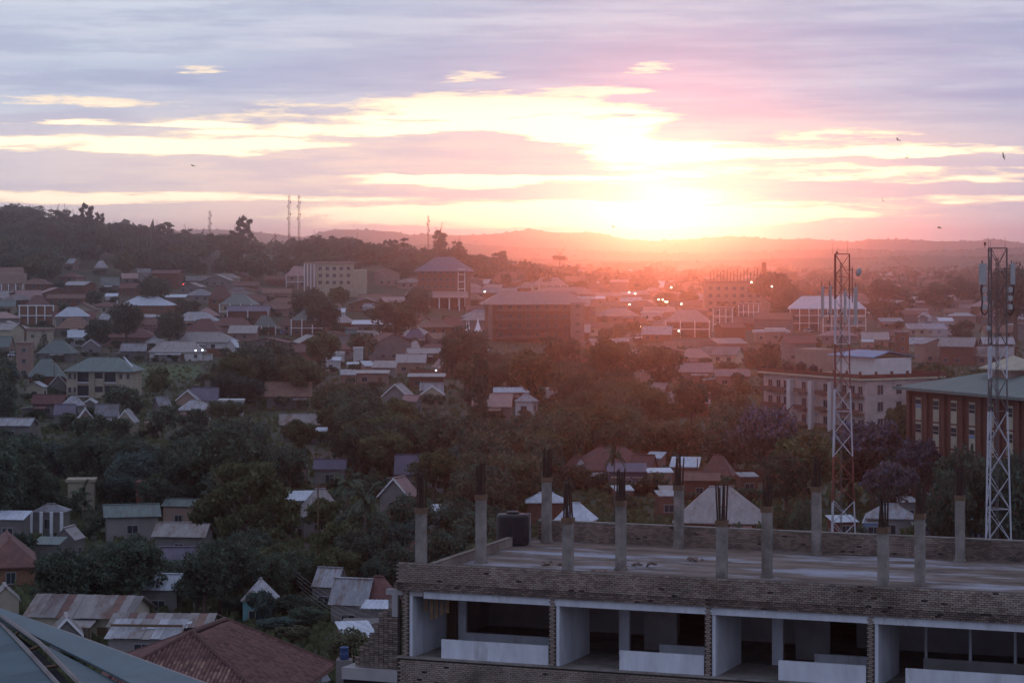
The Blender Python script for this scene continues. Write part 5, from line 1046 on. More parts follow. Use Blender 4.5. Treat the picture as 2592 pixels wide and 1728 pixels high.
for pi, (a, b_, c, d_) in enumerate(planes[:3]):
    ex1 = (b_-a).normalized(); nm = (b_-a).cross(c-a).normalized(); nm = nm if nm.z > 0 else -nm; up = nm.cross(ex1).normalized(); up = up if up.z > 0 else -up
    Lh = (c-a).dot(up); rows = int(Lh/.36)
    for r_ in range(rows):
        t = (r_*.36)/Lh; lo = a.lerp(d_, t); hi = b_.lerp(c, t); n = int((hi-lo).length/.27)
        for k in range(n):
            p = lo+(hi-lo).normalized()*(k+.5)*.27+nm*(.03+rt.uniform(0, .02)); m = 'clay' if rt.random() < .62 else 'clay_dark'
            if pi == 0 and cnt < 300 and abs(k-n*.5) < 12 and r_ < 14:
                o = link('tile', tile_mesh(m), rfb); mt_ = __import__('mathutils').Matrix((ex1, up, nm)).transposed().to_4x4(); mt_.translation = p; o.matrix_local = mt_; cnt += 1
            else:
                q = rest[m]; bb = len(q.v); q.v += [tuple(p-ex1*.12), tuple(p+nm*.10), tuple(p+ex1*.12), tuple(p-ex1*.11+up*.42+nm*.02), tuple(p+nm*.07+up*.42), tuple(p+ex1*.11+up*.42+nm*.02)]
                q.f += [(bb, bb+1, bb+4, bb+3), (bb+1, bb+2, bb+5, bb+4), (bb, bb+2, bb+1)]
for m, b in rest.items(): tag(b.ob('tiles', MT[m], rfb), kind='stuff')
rc = MB()
for p, q in ((R0, R1), (E0, R0), (E1, R0), (E2, R1), (E3, R1)): rc.tube(p+Vector((0,0,.08)), q+Vector((0,0,.08)), .16, .16, 6)
rc.ob('ridge_tiles', MT['clay_dark'], rfb)
w = MB(); cm = (E0+E1+E2+E3)/4
w.v = [tuple(cm.lerp(e, .9)*1) for e in (E0, E1, E2, E3)]; w.v = [(x, y, ez-.1) for x, y, _ in w.v]+[(x, y, -1) for x, y, _ in w.v]; w.f = [(0,1,5,4),(1,2,6,5),(2,3,7,6),(3,0,4,7)]; w.ob('wall', MT['grey_wall'], tr_)
HOUSES.append((zc('I',1190,0)[0], zc('J',420,0)[0], zc('I',0,1010)[1], 1800, 150, cm.x, cm.y, 10, 'red clay tile roof'))
# loose shiny sheets on the lean-to
for i, (x, y, l) in enumerate(((1420,1035,.9),(1560,1050,1.1),(1350,1085,1.0),(1500,1090,1.2))):
    u, v = zc('I', x, y); D = depth_at(u, v, 2.75)+.5; p = Vector(P(u, v, D)); m = MB(); corr(m, (-1.6*l,-.4,0), (1.6*l,-.5,.02), (1.7*l,.4,.12), (-1.5*l,.4,.1), .2, .03, .02)
    tag(link('metal_sheet', m.mesh('metal_sheet', MT['white_roof']), None, (p.x, p.y, p.z+.25), .06*i), ('upper left', 'upper right', 'lower left', 'lower right')[i]+' shiny loose metal sheet on the rusty lean-to roof', 'metal sheet', 'loose sheets on the rusty lean-to')

# green field and boundary walls
def field():
    m = MB(); q = [(352,925),(505,925),(520,958),(345,962)]; n = 12
    for i in range(n+1):
        for j in range(n+1):
            a, b_ = i/n, j/n; u = (q[0][0]*(1-a)+q[1][0]*a)*(1-b_)+(q[3][0]*(1-a)+q[2][0]*a)*b_; v = 925+35*b_; D = depth_at(u, v); x = (u-U0)/F*D; m.v.append((x, D, T(x, D)+.12))
    for i in range(n):
        for j in range(n): b_ = i*(n+1)+j; m.f.append((b_, b_+1, b_+n+2, b_+n+1))
    dm('field_grass', (.045,.075,.025), .95, .3, .4); tag(m.ob('lawn', MT['field_grass']), kind='structure')
field()
def ywall(u0, u1, v0, v1, h, m, label):
    a = Vector(P(u0, v0, 1)); D0, D1 = depth_at(u0, v0), depth_at(u1, v1); p, q = Vector(P(u0, v0, D0)), Vector(P(u1, v1, D1)); p.z, q.z = T(p.x, p.y), T(q.x, q.y); d = (q-p); n = Vector((-d.y, d.x, 0)).normalized()*.12; k = max(2, int(d.length/8)); t = thing('boundary_wall', label, 'wall', tuple(p))
    for i in range(k):
        a, b_ = d*(i/k), d*((i+1)/k); s = MB(); s.v = [tuple(a-n-Vector((0,0,1))), tuple(b_-n-Vector((0,0,1))), tuple(b_+n-Vector((0,0,1))), tuple(a+n-Vector((0,0,1))), tuple(a-n+Vector((0,0,h))), tuple(b_-n+Vector((0,0,h))), tuple(b_+n+Vector((0,0,h))), tuple(a+n+Vector((0,0,h)))]
        s.f = [(3,2,1,0),(4,5,6,7),(0,1,5,4),(1,2,6,5),(2,3,7,6),(3,0,4,7)]; s.ob('wall_section', MT[m], t)
        w = Vector(a); MB().box(w.x-.18, w.x+.18, w.y-.18, w.y+.18, w.z-1, w.z+h+.2).ob('pillar', MT[m], t)
for a in ((365,575,900,902,2.4,'brick_wall','long brown yard wall in front of the big beige villa'),(470,540,712,712,2.2,'white_wall','white wall on the slope behind the car with red tail lights'),(250,372,865,868,2.2,'brick_wall','brown wall left of the big beige villa'),(20,160,842,850,2.2,'grey_wall','grey wall below the parked van'),
 (470,640,838,850,2.0,'pink_wall','pale wall along the lane below the green-grey villa'),(660,760,835,842,2.2,'pink_wall','pinkish yard wall below the brick house with white columns'),(880,1010,850,853,2.0,'white_wall','white yard wall below the long white shed roof'),(1040,1190,955,960,2.2,'brick_wall','red brick yard wall below the long narrow roof'),
 (1420,1560,880,884,2.2,'pink_wall','pink yard wall left of the lit villa'),(1680,1860,880,874,2.2,'pink_wall','pale yard wall right of the lit villa'),(2090,2290,858,862,2.2,'pink_wall','pale wall in the misty yards right of the first tower'),(520,700,985,990,2.0,'grey_wall','grey wall at the upper edge of the woods'),(1700,1950,1215,1222,2.0,'brick_wall','low brick wall behind the big grey beige roof')):
    ywall(*a)
# ================================================================ VEHICLES, TENTS, POLES, LAMPS, BIRDS
dm('car_white', (.6,.62,.66), .3, 1, .05, spec=.6); dm('car_blue', (.12,.2,.4), .3, 1, .05, spec=.6); dm('car_grey', (.25,.27,.3), .3, 1, .05, spec=.6); dm('cloth_white', (.75,.75,.78), .8, 2, .05); dm('drum_blue', (.025,.06,.16), .5, 2, .1)
def car(z, x, y, m, rot, label, van=False, lights=False):
    u, v = zc(z, x, y); D = depth_at(u, v); px, py, _ = P(u, v, D); t = thing('parked_van' if van else 'parked_car', label, 'van' if van else 'car', (px, py, T(px, py)+.02), rot, 'vehicles parked between the houses')
    b = MB(); L_, Wd = (4.9, 1.9) if van else (4.3, 1.75); h1 = 1.05 if van else .85; h2 = 2.1 if van else 1.45
    pr = [(-L_/2,.3),(-L_/2,h1*.9),(-L_/2+.1,h1),(L_/2-1.0,h1),(L_/2-.05,h1*.75),(L_/2,.35)]
    n = len(pr); b.v = [(x_, -Wd/2, z_) for x_, z_ in pr]+[(x_, Wd/2, z_) for x_, z_ in pr]; b.f = [tuple(range(n)), tuple(reversed(range(n, 2*n)))]+[(i, i+n, (i+1) % n+n, (i+1) % n) for i in range(n)]
    b.ob('body', MT[m], t)
    c = MB(); f, r = (.9, -L_/2+.1) if van else (.75, -L_/2+.45); c.v = [(r,-Wd/2+.03,h1),(f+.5,-Wd/2+.03,h1),(f,-Wd/2+.18,h2),(r+.2,-Wd/2+.18,h2),(r,Wd/2-.03,h1),(f+.5,Wd/2-.03,h1),(f,Wd/2-.18,h2),(r+.2,Wd/2-.18,h2)]
    c.f = [(0,1,2,3),(7,6,5,4),(0,4,5,1),(1,5,6,2),(2,6,7,3),(3,7,4,0)]; c.ob('windows', MT['glass'], t); MB().box(r+.15, f+.05, -Wd/2+.15, Wd/2-.15, h2-.03, h2+.06).ob('roof', MT[m], t)
    for sx in (-1, 1):
        for sy in (-1, 1): MB().tube((sx*L_*.31, sy*(Wd/2-.2), .33), (sx*L_*.31, sy*(Wd/2+.02), .33), .33, .33, 12).ob('wheel', MT['tyre'], t)
    for sy in (-1, 1): MB().box(-L_/2-.12, -L_/2-.01, sy*.62-.22, sy*.62+.22, .65, .95).ob('tail_light', MT['lamp_red' if lights else 'red_wall'], t)
car('A',1690,882,'car_white',PI*.52,'white car with glowing red tail lights driving on the left slope',lights=True)
car('A',135,1532,'car_white',.1,'pale car parked beside the tall pink brick block'); car('A',62,1245,'car_white',1.3,'white van parked at the left edge',van=True); car('A',115,1030,'car_white',1.2,'white car high at the left edge')
car('B',208,1300,'car_white',1.3,'white car beside the green-grey bungalow'); car('B',240,1325,'car_blue',1.35,'blue car in front of a white car')
car('C',2095,1205,'car_white',.2,'white car below the stacked balcony block'); car('C',1125,1365,'car_white',0,'pale car among red-lit trees'); car('C',730,1272,'car_white',0,'white car right of the dark brick flats')
car('E',604,1158,'car_white',.1,'small white car half hidden in the dark woods'); car('D',380,1305,'car_white',.3,'white car left of the first lattice tower'); car('A',1440,1395,'car_grey',.2,'grey car behind the big beige villa')
car('D',1740,1570,'car_white',.4,'white car in the crowded yard on the right'); car('D',1600,1575,'car_grey',.1,'grey car in the crowded yard on the right')
for i, (x, y, w, h, lb) in enumerate(((1918,1222,26,36,'left small white peaked tent'),(1938,1222,34,52,'small white peaked tent beside its twin'),(2022,1282,88,112,'large white peaked marquee beside the dark brick flats'))):
    u, v = zc('B', x, y); D = min(depth_at(u, v), 860); px, py, _ = P(u, v, D); s = D/F/3.612; t = thing('tent', lb, 'tent', (px, py, T(px, py))); w *= s*1.05; h = (EYE-(zc('B',0,y-h)[1]-HZ)/F*D)-T(px, py); c = MB(); n = 6; hh = h*.35
    rings = [(1, hh), (.5, hh+(h-hh)*.35), (.2, hh+(h-hh)*.7), (.03, h)]
    for r, zz in rings:
        for a, b_ in ((-1,-1),(1,-1),(1,1),(-1,1)): c.v.append((a*w/2*r, b_*w/2*r, zz))
    for k in range(3):
        for j in range(4): c.f.append((k*4+j, k*4+(j+1) % 4, k*4+4+(j+1) % 4, k*4+4+j))
    c.ob('canopy', MT['cloth_white'], t); MB().box(-w/2, w/2, w/2-.1, w/2, -1, hh).ob('side_wall', MT['cloth_white'], t)
    for a in (-1, 1):
        for b_ in (-1, 1): MB().tube((a*w/2*.97, b_*w/2*.97, -1), (a*w/2*.97, b_*w/2*.97, hh), .06, .06, 5).ob('pole', MT['frame_white'], t)
def pole(u, vb, vt, label, D=None, arms=1, light=None, m='wood', cat='pole', r=.13):
    D = D or depth_at(u, vb); x = (u-U0)/F*D; g = T(x, D); h = EYE-(vt-HZ)/F*D-g; t = thing('street_lamp' if light else 'utility_pole', label, 'street lamp' if light else cat, (x, D, g)); MB().tube((0,0,-.5), (0,0,h), r, r*.65, 7).ob('post', MT[m], t)
    for k in range(arms): MB().box(-.9, .9, -.05, .05, h-.35-.6*k, h-.22-.6*k).ob('crossarm', MT[m], t)
    if light:
        MB().tube((0,0,h-.1), (0,-1.1,h+.15), .05, .05, 5).ob('arm', MT[m], t); q = max(.16, D/F*1.8); MB().lathe([(q*.3,-q*.9),(q*.85,-q*.5),(q,0),(q*.8,q*.55),(q*.3,q*.9)], 10, (0,-1.15)).ob('bulb', MT[light], t, True).location = (0,0,h+.02)
    return x, D, g+h, t
for z, x, yb, yt, lb in (('A',1045,1275,1100,'thin pole left of its twin on the left slope'),('A',1098,1265,1112,'thin pole right of its twin on the left slope'),('A',1512,1330,1150,'thin pole before the pale grey hip roof'),('E',495,420,120,'tall thin pole beside the cream apartment house'),('A',1865,620,520,'little pole in the wooded left ridge'),('B',75,580,482,'pole standing in the gap of the ridge'),
        ('F',382,1290,1000,'tall pole beside the orange brown roof'),('F',1380,220,30,'pole in front of the pale beige stepped roofs'),('G',1680,1290,1010,'thin pole in front of the bright bluish white roof'),('G',2095,1270,1080,'thin pole right of the dark red hip roof'),('C',1808,1410,1215,'thin pole at the corner of the lit villa'),('C',370,1100,985,'thin pole before the dark brick flats'),('B',1345,1420,1270,'thin pole left of the violet grey house'),('D',1165,1500,1330,'white thin post beside the narrow dark brick block')):
    u, v = zc(z, x, yb); pole(u, v, zc(z, 0, yt)[1], lb, arms=1 if 'tall' in lb else 0, r=.12)
pole(805, 1728, zc('F',0,1240)[1], 'tall weathered power pole in front of the beige hip roof', D=268, r=.12)
LM = [('A',1385,670,'pair of cold lights high on the wooded left slope','lamp_blue'),('A',1793,1468,'left wall lamp of the big beige villa','lamp_blue'),('A',1855,1465,'right wall lamp of the big beige villa','lamp_blue'),('B',2083,932,'yard lamp right of the tall brick hotel','lamp'),('B',1800,1475,'bright yard lamp on the long beige roof','lamp'),
 ('C',1055,938,'left of two close street lamps under the sunrise','lamp'),('C',1110,950,'right of two close street lamps under the sunrise','lamp'),('C',1325,1003,'upper left lamp of the cluster behind the red hip roof','lamp'),('C',1362,1005,'upper right lamp of the cluster behind the red hip roof','lamp'),('C',1388,1024,'lower left lamp of the cluster behind the red hip roof','lamp'),('C',1403,1024,'lowest right lamp of the cluster behind the red hip roof','lamp'),
 ('C',1532,1045,'lone street lamp right of the lamp cluster','lamp'),('C',1060,1048,'white lamp left of the lamp cluster','lamp'),('C',1157,1252,'yellow lamp left of the lit villa','lamp'),('C',1508,1290,'porch lamp of the brick two storey villa','lamp'),('C',2172,846,'lamp glowing under the wide-spreading tree','lamp'),('C',1838,960,'small lamp right of the gabled hall','lamp'),('C',15,775,'lamp behind the dark brick flats','lamp'),('C',543,852,'lamp on the pink hip-roofed villa','lamp'),('C',1440,893,'lamp in front of the bright white roof in the glow','lamp'),
 ('D',1020,898,'tiny lamp in the mist left of a round tree','lamp'),('D',40,885,'tiny lamp on the wide-spreading tree edge','lamp'),('F',1640,205,'bluish lamp below the pink gable-fronted house','lamp_blue'),('F',220,212,'faint lamp in the dark woods left of centre','lamp')]
for z, x, y, lb, m in LM:
    u, v = zc(z, x, y); D = depth_at(u, v+14, 0)
    for h in HOUSES:
        if h[0]-3 < u < h[1]+3 and h[2]-2 < v < h[3]+14 and h[4] < D+3: D = h[4]-3.5
    if z in 'CD': D *= .93
    pole(u, v, v, lb, D=D, arms=0, light=m, r=.08)
# overhead wires dropping to the lower middle
for i in range(5):
    a = Vector(P(742+i*5, 1440+i*14, 205)); b_ = Vector(P(940+i*8, 1545+i*16, 150)); m = MB(); pr = a
    for k in range(1, 15): t = k/14; q = a.lerp(b_, t)-Vector((0,0,1.1*4*t*(1-t)*.4)); m.tube(pr, q, .011, .011, 3, False); pr = q
    tag(m.ob('overhead_wire', MT['steel_dark']), ('topmost','second','third','fourth','lowest')[i]+' thin overhead wire sagging past the tree left of the half-built block', 'wire', 'bundle of overhead wires')
# blue drum
u, v = zc('J', 800, 1350); D = 192; x, y, z = P(u, v, D); t = thing('storage_drum', 'blue plastic drum under the small white folded roof', 'drum', (x, y, z)); MB().lathe([(.31,0),(.34,.05),(.32,.3),(.35,.36),(.32,.42),(.32,.8),(.35,.86),(.35,.92),(.25,.96)], 20).ob('drum_body', MT['drum_blue'], t, True); MB().lathe([(.12,.96),(.12,1.0),(.03,1.01)], 10).ob('lid', MT['drum_blue'], t)
MB().box(-.6, .6, -.5, .6, -z-.5, -.0).ob('stand', MT['grey_wall'], t)
def bird(u, v, D, a, b_, rl, label):
    m = MB(); m.tube((-.2,0,0), (.12,0,0), .035, .05, 6).tube((.12,0,0), (.22,0,.01), .05, .012, 6).tube((-.2,0,0), (-.34,0,0), .035, .05, 4)
    for s in (-1, 1): m.quad((.08,s*.03,.02), (.12,s*.32,.02+a), (-.02,s*.62,.02+b_), (-.06,s*.3,.02+a*.9), (-.1,s*.03,.02))
    o = tag(m.ob('bird', MT['steel_dark']), label, 'bird', 'birds over the town'); o.location = P(u, v, D); o.rotation_euler = (rl, 0, a*20+b_*9)
for i, (u, v, D, a, b_, rl, lb) in enumerate(((2212,352,300,.1,.28,.9,'highest left bird of the pair above the right towers'),(2273,355,300,.16,.05,-.5,'bird just right of the highest left bird'),(2296,400,270,.2,.1,.4,'bird below the pair, with wings spread'),(2540,396,330,.05,.16,1.1,'bird near the right edge of the sky'),(2235,508,300,.1,.26,-.9,'gliding bird low over the right hills'),(2377,577,320,.14,.05,.1,'lowest dark bird just above the hill line'),(488,420,340,.12,.02,.2,'lone tiny bird in the left sky'),(1552,574,380,.12,.05,.2,'tiny bird in front of the sunrise'))): bird(u, v, D, a, b_, rl, lb)
# bluish smoke drifting over the right yards
m = bpy.data.materials.new('smoke'); m.use_nodes = True; t = m.node_tree; t.nodes.clear(); v_ = t.nodes.new('ShaderNodeVolumePrincipled'); o_ = t.nodes.new('ShaderNodeOutputMaterial'); t.links.new(v_.outputs[0], o_.inputs['Volume']); v_.inputs['Color'].default_value = (.75,.78,1,1); v_.inputs['Density'].default_value = .02; v_.inputs['Anisotropy'].default_value = 0
u, v = zc('D', 1600, 1420); D = depth_at(u, v); x, y, z = P(u, v, D); s = MB().lathe([(.4,0),(4,1),(7,3.5),(8,6),(6,9),(2,11)], 14).ob('smoke', m); s.location = (x, y-6, z); s.scale = (1.7, 1, .8); s.rotation_euler = (0, .5, 0); tag(s, 'thin bluish smoke drifting over the yards on the right', kind='stuff')
# ================================================================ TREES PLACED BY HAND
KT = [('round0',50,513,175,1350),('round1',0,560,170,1300),('tall',100,545,70,1330),('tall',140,527,62,1340),('tall',165,527,44,1350),('thin',220,511,52,1320),('round0',215,553,120,1330),('warm',265,560,90,1340),('round0',303,560,110,1330),('layered',355,571,66,1340),('layered',425,561,64,1330),('round0',440,585,110,1320),
 ('thin',618,543,64,1350),('round1',505,590,110,1340),('round0',560,588,90,1330),('round0',640,612,80,1340),('tall',28,522,62,1345),('tall',75,528,50,1340),('thin',252,535,44,1330),('tall',188,540,46,1330),('thin',335,566,36,1330),('tall',398,568,40,1330),('tall',472,577,40,1330),('tall',590,580,44,1330),('thin',530,588,50,1330),('tall',800,592,46,1370),('tall',900,600,40,1370),('layered',850,596,60,1370),('cone',714,604,44,1380),('round0',770,600,90,1370),('round1',830,597,100,1380),('round0',880,595,110,1370),('warm',925,604,80,1380),('layered',1000,601,84,1360),('round0',965,617,70,1370),('round0',1035,632,80,1360),
 ('tall',1113,578,56,1400),('tall',1158,607,44,1400),('round0',1095,625,80,1390),('round1',1205,640,80,1400),('layered',1262,634,66,1400),('umbrella',1417,640,48,1700),('round0',1330,662,90,1350),('warm',1375,672,80,1340),('round0',1290,668,70,1350),('spreading',1955,678,150,1120),('round0',1990,716,90,1110),('round0',2235,702,100,1350),('round1',2275,720,80,1350),('round0',2375,708,90,1300),('layered',2420,694,50,1350),('round0',2450,706,90,1350),('round0',2570,655,170,900),('warm',2350,725,70,1300),
 ('round0',320,755,120,0),('round0',430,780,100,0),('round0',390,690,110,0),('round0',250,800,90,0),('cone',110,830,50,0),('round0',1180,815,170,0),('warm',1000,740,150,0),('round0',780,720,120,0),('round1',820,745,110,0),('round0',1060,720,100,0),('round1',920,830,90,0),('olive',820,830,120,0),('round0',700,850,130,0),('round0',640,855,160,0),('olive',760,900,120,0),
 ('warm',1430,838,130,0),('olive',1550,840,160,0),('warm',1670,855,150,0),('warm',1460,905,150,0),('olive',1640,955,170,0),('round0',1750,955,120,0),('tall',1215,880,70,420),('warm',1190,900,110,0),('olive',1350,870,150,0),
 ('feathery',625,1150,300,272),('palm',925,1195,115,262),('palm',880,1180,110,300),('palm',1555,1108,70,330),('banana',205,1205,66,330),('banana',190,1240,60,320),('banana',215,1235,50,325),
 ('jacaranda',1935,1000,230,345),('jacaranda',2210,1040,230,340),('jacaranda',2330,1090,160,330),('jacaranda',2255,1150,170,310),('olive',2040,1075,200,335),('olive',2150,1120,180,345),('olive',2280,1010,110,420),('round0',1990,1130,150,330),('round0',2450,1110,230,268),('round0',2560,1120,190,262),('round0',2400,1190,160,258),('round1',2030,1240,90,262),('warm',2010,1245,130,268),
 ('round0',240,1395,210,0),('round0',330,1340,200,0),('round1',190,1440,170,0),('round0',560,1345,190,0),('round1',590,1420,140,0),('round0',500,1440,160,0),('round0',600,1505,110,0),('round1',770,1415,150,0),('round0',745,1500,130,0),('warm',740,1580,120,0),('olive',870,1290,170,0),('round0',920,1270,190,0),('round0',1010,1360,150,0),('olive',860,1370,140,0),('round0',960,1400,120,0),('round0',1040,1240,170,0),('olive',820,1250,120,0),('warm',900,1570,160,0),('olive',960,1600,140,0),
 ('round1',250,1300,60,0),('cone',115,1340,40,0),('round0',60,1340,90,0),('bush',215,1330,60,0),('bush',130,1400,90,0),('round0',1130,1330,150,0),('olive',1170,1370,90,0),('round0',1160,1250,170,0),('olive',1600,1265,170,238),('round0',1560,1290,110,232),('warm',1680,1275,80,240),('round1',1850,1300,110,235),('olive',1930,1300,90,232),('palm',2228,1322,22,215),('bush',2270,1330,60,210),('olive',2310,1290,90,225),
 ('round0',150,1375,190,0),('round0',415,1405,160,0),('round0',520,1375,180,0),('round0',905,1330,170,0),('round2',1030,1300,150,0),('round0',60,1085,150,0),('round2',140,1100,130,0),('round0',275,1085,150,0),('round2',350,1115,170,0),('round0',440,1110,160,0),('round0',80,1160,140,0),('round2',310,1180,120,0),('round0',395,1195,130,0),('olive',500,1160,120,0),('round0',780,1530,120,0),('round2',700,1560,110,0),('round2',660,1480,100,0),('round0',730,1120,130,0),('olive',1100,1120,150,0),('round2',1180,1100,160,0),('round1',300,965,90,0),('round1',330,975,70,0),('round1',215,1045,70,0),('round0',240,1050,60,0),('round1',420,1015,90,0),('round0',500,1030,80,0),('warm',560,1000,90,0),('olive',760,1050,110,0),('olive',845,1015,100,0),('olive',1010,995,110,0)]
for k, u, vt, w, D in KT:
    if not D:
        h = KINDS[k][0]; D = 300.0
        for _ in range(30): D2 = depth_at(u, vt, h*w/F*D/2*1.0); D = D+.5*(D2-D)
    if u < 800 and vt > 1392 and k != 'bush' and w > 100: D += 15
    tree_at(k, u, vt, w, D)
# ================================================================ FILL: MORE TREES AND FAR HOUSES WHERE THE PHOTOGRAPH SHOWS THEM
HOUSES += [(2088, 2165, 640, 1345, 300, 39, 300, 3, None), (2480, 2562, 640, 1345, 250, 48, 250, 3, None)]
def blocked(u, v0, v1, w, D, x, y, r, slack=.35):
    for h in HOUSES:
        if math.hypot(x-h[5], y-h[6]) < h[7]*.85+r*.55: return True
        if h[4] > D-3:
            ou = min(u+w/2, h[1])-max(u-w/2, h[0]); ov = min(v1, h[3])-max(v0, h[2])
            if ou > 0 and ov > 0 and ou*ov > slack*.35*min(w*(v1-v0), (h[1]-h[0])*max(1, h[3]-h[2])): return True
    return False
def fill(u0, u1, v0, v1, n, kinds, r0, r1, gap=.62, Dlo=0, Dhi=1e9, slack=.35, far=False):
    made = 0; tries = 0
    while made < n and tries < n*30:
        tries += 1; u = R.uniform(u0, u1); v = R.uniform(v0, v1); k = R.choice(kinds); rad = R.uniform(r0, r1); h = KINDS[k][0]*rad; D = depth_at(u, v, h)
        if D > 5000 or not Dlo <= D <= Dhi: continue
        x = (u-U0)/F*D; w = 2*rad*F/D*.9; vb = v+h*F/D
        if blocked(u, v, vb, w, D, x, D, rad, slack): continue
        if any(abs(x-t[0].location[0])+0 < gap*(rad+t[5]/2) and math.hypot(x-t[0].location[0], D-t[3]) < gap*(rad+t[5]/2) for t in TREES): continue
        tree(k, x, D, rad, zs=R.uniform(.88, 1.12)); made += 1
    return made
def far_houses(n):
    global R
    kinds_ = {}; rms = ['red_roof','brown_roof','pink_roof','pale_roof','beige_roof','brown_roof','brown_roof','grey_roof','rust_roof']
    made = 0; tries = 0
    while made < n and tries < n*12:
        tries += 1; u = R.uniform(-20, 1200) if R.random() < .62 else R.uniform(1180, 2640); v = R.uniform(668, 905) if u > 1180 else R.uniform(700, 900)
        D = depth_at(u, v, 3.0)
        if D > 3400 or D < 560: continue
        x = (u-U0)/F*D; Wd, Dp, RH, kd, rm, wm = R.uniform(8, 15), R.uniform(6, 9), R.uniform(1.2, 2.6), R.choice('ghhge'), R.choice(rms), R.choice(['pink_wall','grey_wall','brick_wall','grey_wall','brick_wall','cream_wall'])
        w = Wd*F/D
        if any(math.hypot(x-h[5], D-h[6]) < h[7]*.9+Wd*.5 for h in HOUSES): continue
        if any(h[4] > D and min(u+w/2, h[1])-max(u-w/2, h[0]) > .3*w and h[2]-8 < v < h[3]+16 for h in HOUSES): continue
        rot = R.uniform(-25, 25); st = 2 if R.random() < .2 else 1; H_ = 3.0*st; words = dict(red_roof='red', brown_roof='brown', pink_roof='pinkish', pale_roof='pale grey', beige_roof='beige', grey_roof='grey', rust_roof='rusty')[rm]+' '+dict(g='gabled', h='hip-roofed', e='gable-fronted')[kd]
        t = thing('house', None, 'house', (x, D, T(x, D)), math.radians(rot)); t['what'] = ('small ' if Wd < 10.5 else 'broad ' if Wd > 13 else '')+words+(' two storey' if st == 2 else '')+' house'
        wl = MB().box(-Wd/2, Wd/2, -Dp/2, Dp/2, -1.5, H_-.02)
        if kd == 'g': [wl.slab(((s*Wd/2,-Dp/2,H_-.02),(s*Wd/2,0,H_+RH-.16),(s*Wd/2,Dp/2,H_-.02)), .15, (s,0,0)) for s in (-1,1)]
        if kd == 'e': wl.slab(((-Wd/2,-Dp/2,H_-.02),(0,-Dp/2,H_+RH-.16),(Wd/2,-Dp/2,H_-.02)), .15, (0,-1,0))
        wl.ob('wall', MT[wm], t); roof(t, kd, Wd, Dp, H_, RH, MT[rm], fine=False)
        if D < 1500:
            for i in range(int(Wd/3.4)): window(t, -Wd/2+1.7+i*3.4, -Dp/2-.035, 1.0, 0, 1.3, 1.2)
        HOUSES.append((u-w/2, u+w/2, v-6, v+3, D, x, D, Wd/2, None)); t['auto'] = 1; FH.append((t, u, v, D)); made += 1
FH = []
far_houses(178)
DK = ['round0','round1','round2','round0','olive','warm']
def ridge_fill(u0, u1, n, D0, D1):
    for _ in range(n):
        u = R.uniform(u0, u1); D = R.uniform(D0, D1); x = (u-U0)/F*D; rad = R.uniform(5, 8); k = R.choice(['round0','round0','round1','warm'])
        vt = R.gauss(-3, 10)+np.interp(u, [0,60,200,330,450,560,640,665,700,720,800,900,960,1060,1120,1200,1300,1400], [560,545,570,590,600,605,635,655,640,618,606,606,630,650,625,655,670,690])
        z = T(x, D); top = EYE-(vt-HZ)/F*D; zs = (top-z)/(KINDS[k][0]*rad)
        tree(k, x, D, rad, zs=min(1.25, max(.5, zs)))
ridge_fill(-40, 660, 62, 1180, 1400); ridge_fill(690, 1420, 52, 1230, 1450)
fill(-40, 480, 585, 720, 80, DK, 4.5, 7, gap=.5, slack=.2, Dlo=850, Dhi=1300); fill(480, 1250, 640, 750, 60, DK, 4.5, 7, gap=.5, slack=.2, Dlo=800, Dhi=1400)
fill(0, 660, 700, 880, 24, DK, 3, 5.0, slack=.12); fill(600, 1230, 740, 900, 28, DK, 3.5, 6, slack=.15); fill(1230, 1900, 690, 900, 44, ['warm','olive','round0','round1'], 3.5, 6, slack=.12)
fill(-40, 190, 870, 1000, 14, DK, 4.5, 6, slack=.2); fill(560, 880, 900, 1010, 26, DK, 4, 6, slack=.15); fill(1290, 1860, 905, 1050, 54, ['olive','warm','round0','round1'], 4, 6, slack=.15)
fill(-60, 760, 1010, 1250, 150, ['round0','round2','round0','round1','round0'], 4.5, 6.5, gap=.5, slack=.12); fill(700, 1320, 960, 1170, 90, ['round0','olive','round1','warm','round0'], 4.2, 6.2, gap=.5, slack=.15); fill(1290, 1800, 1000, 1140, 50, ['olive','warm','round0','round1'], 4.2, 6, slack=.12)
fill(-40, 1250, 1180, 1450, 60, ['round0','round1','olive','bush'], 2.5, 4.2, gap=.5, slack=.06, Dlo=175); fill(1900, 2592, 700, 900, 40, ['warm','round0','round1'], 3.5, 6, slack=.12, Dlo=600); fill(2290, 2592, 880, 960, 12, DK, 4, 6, slack=.12, Dlo=450)
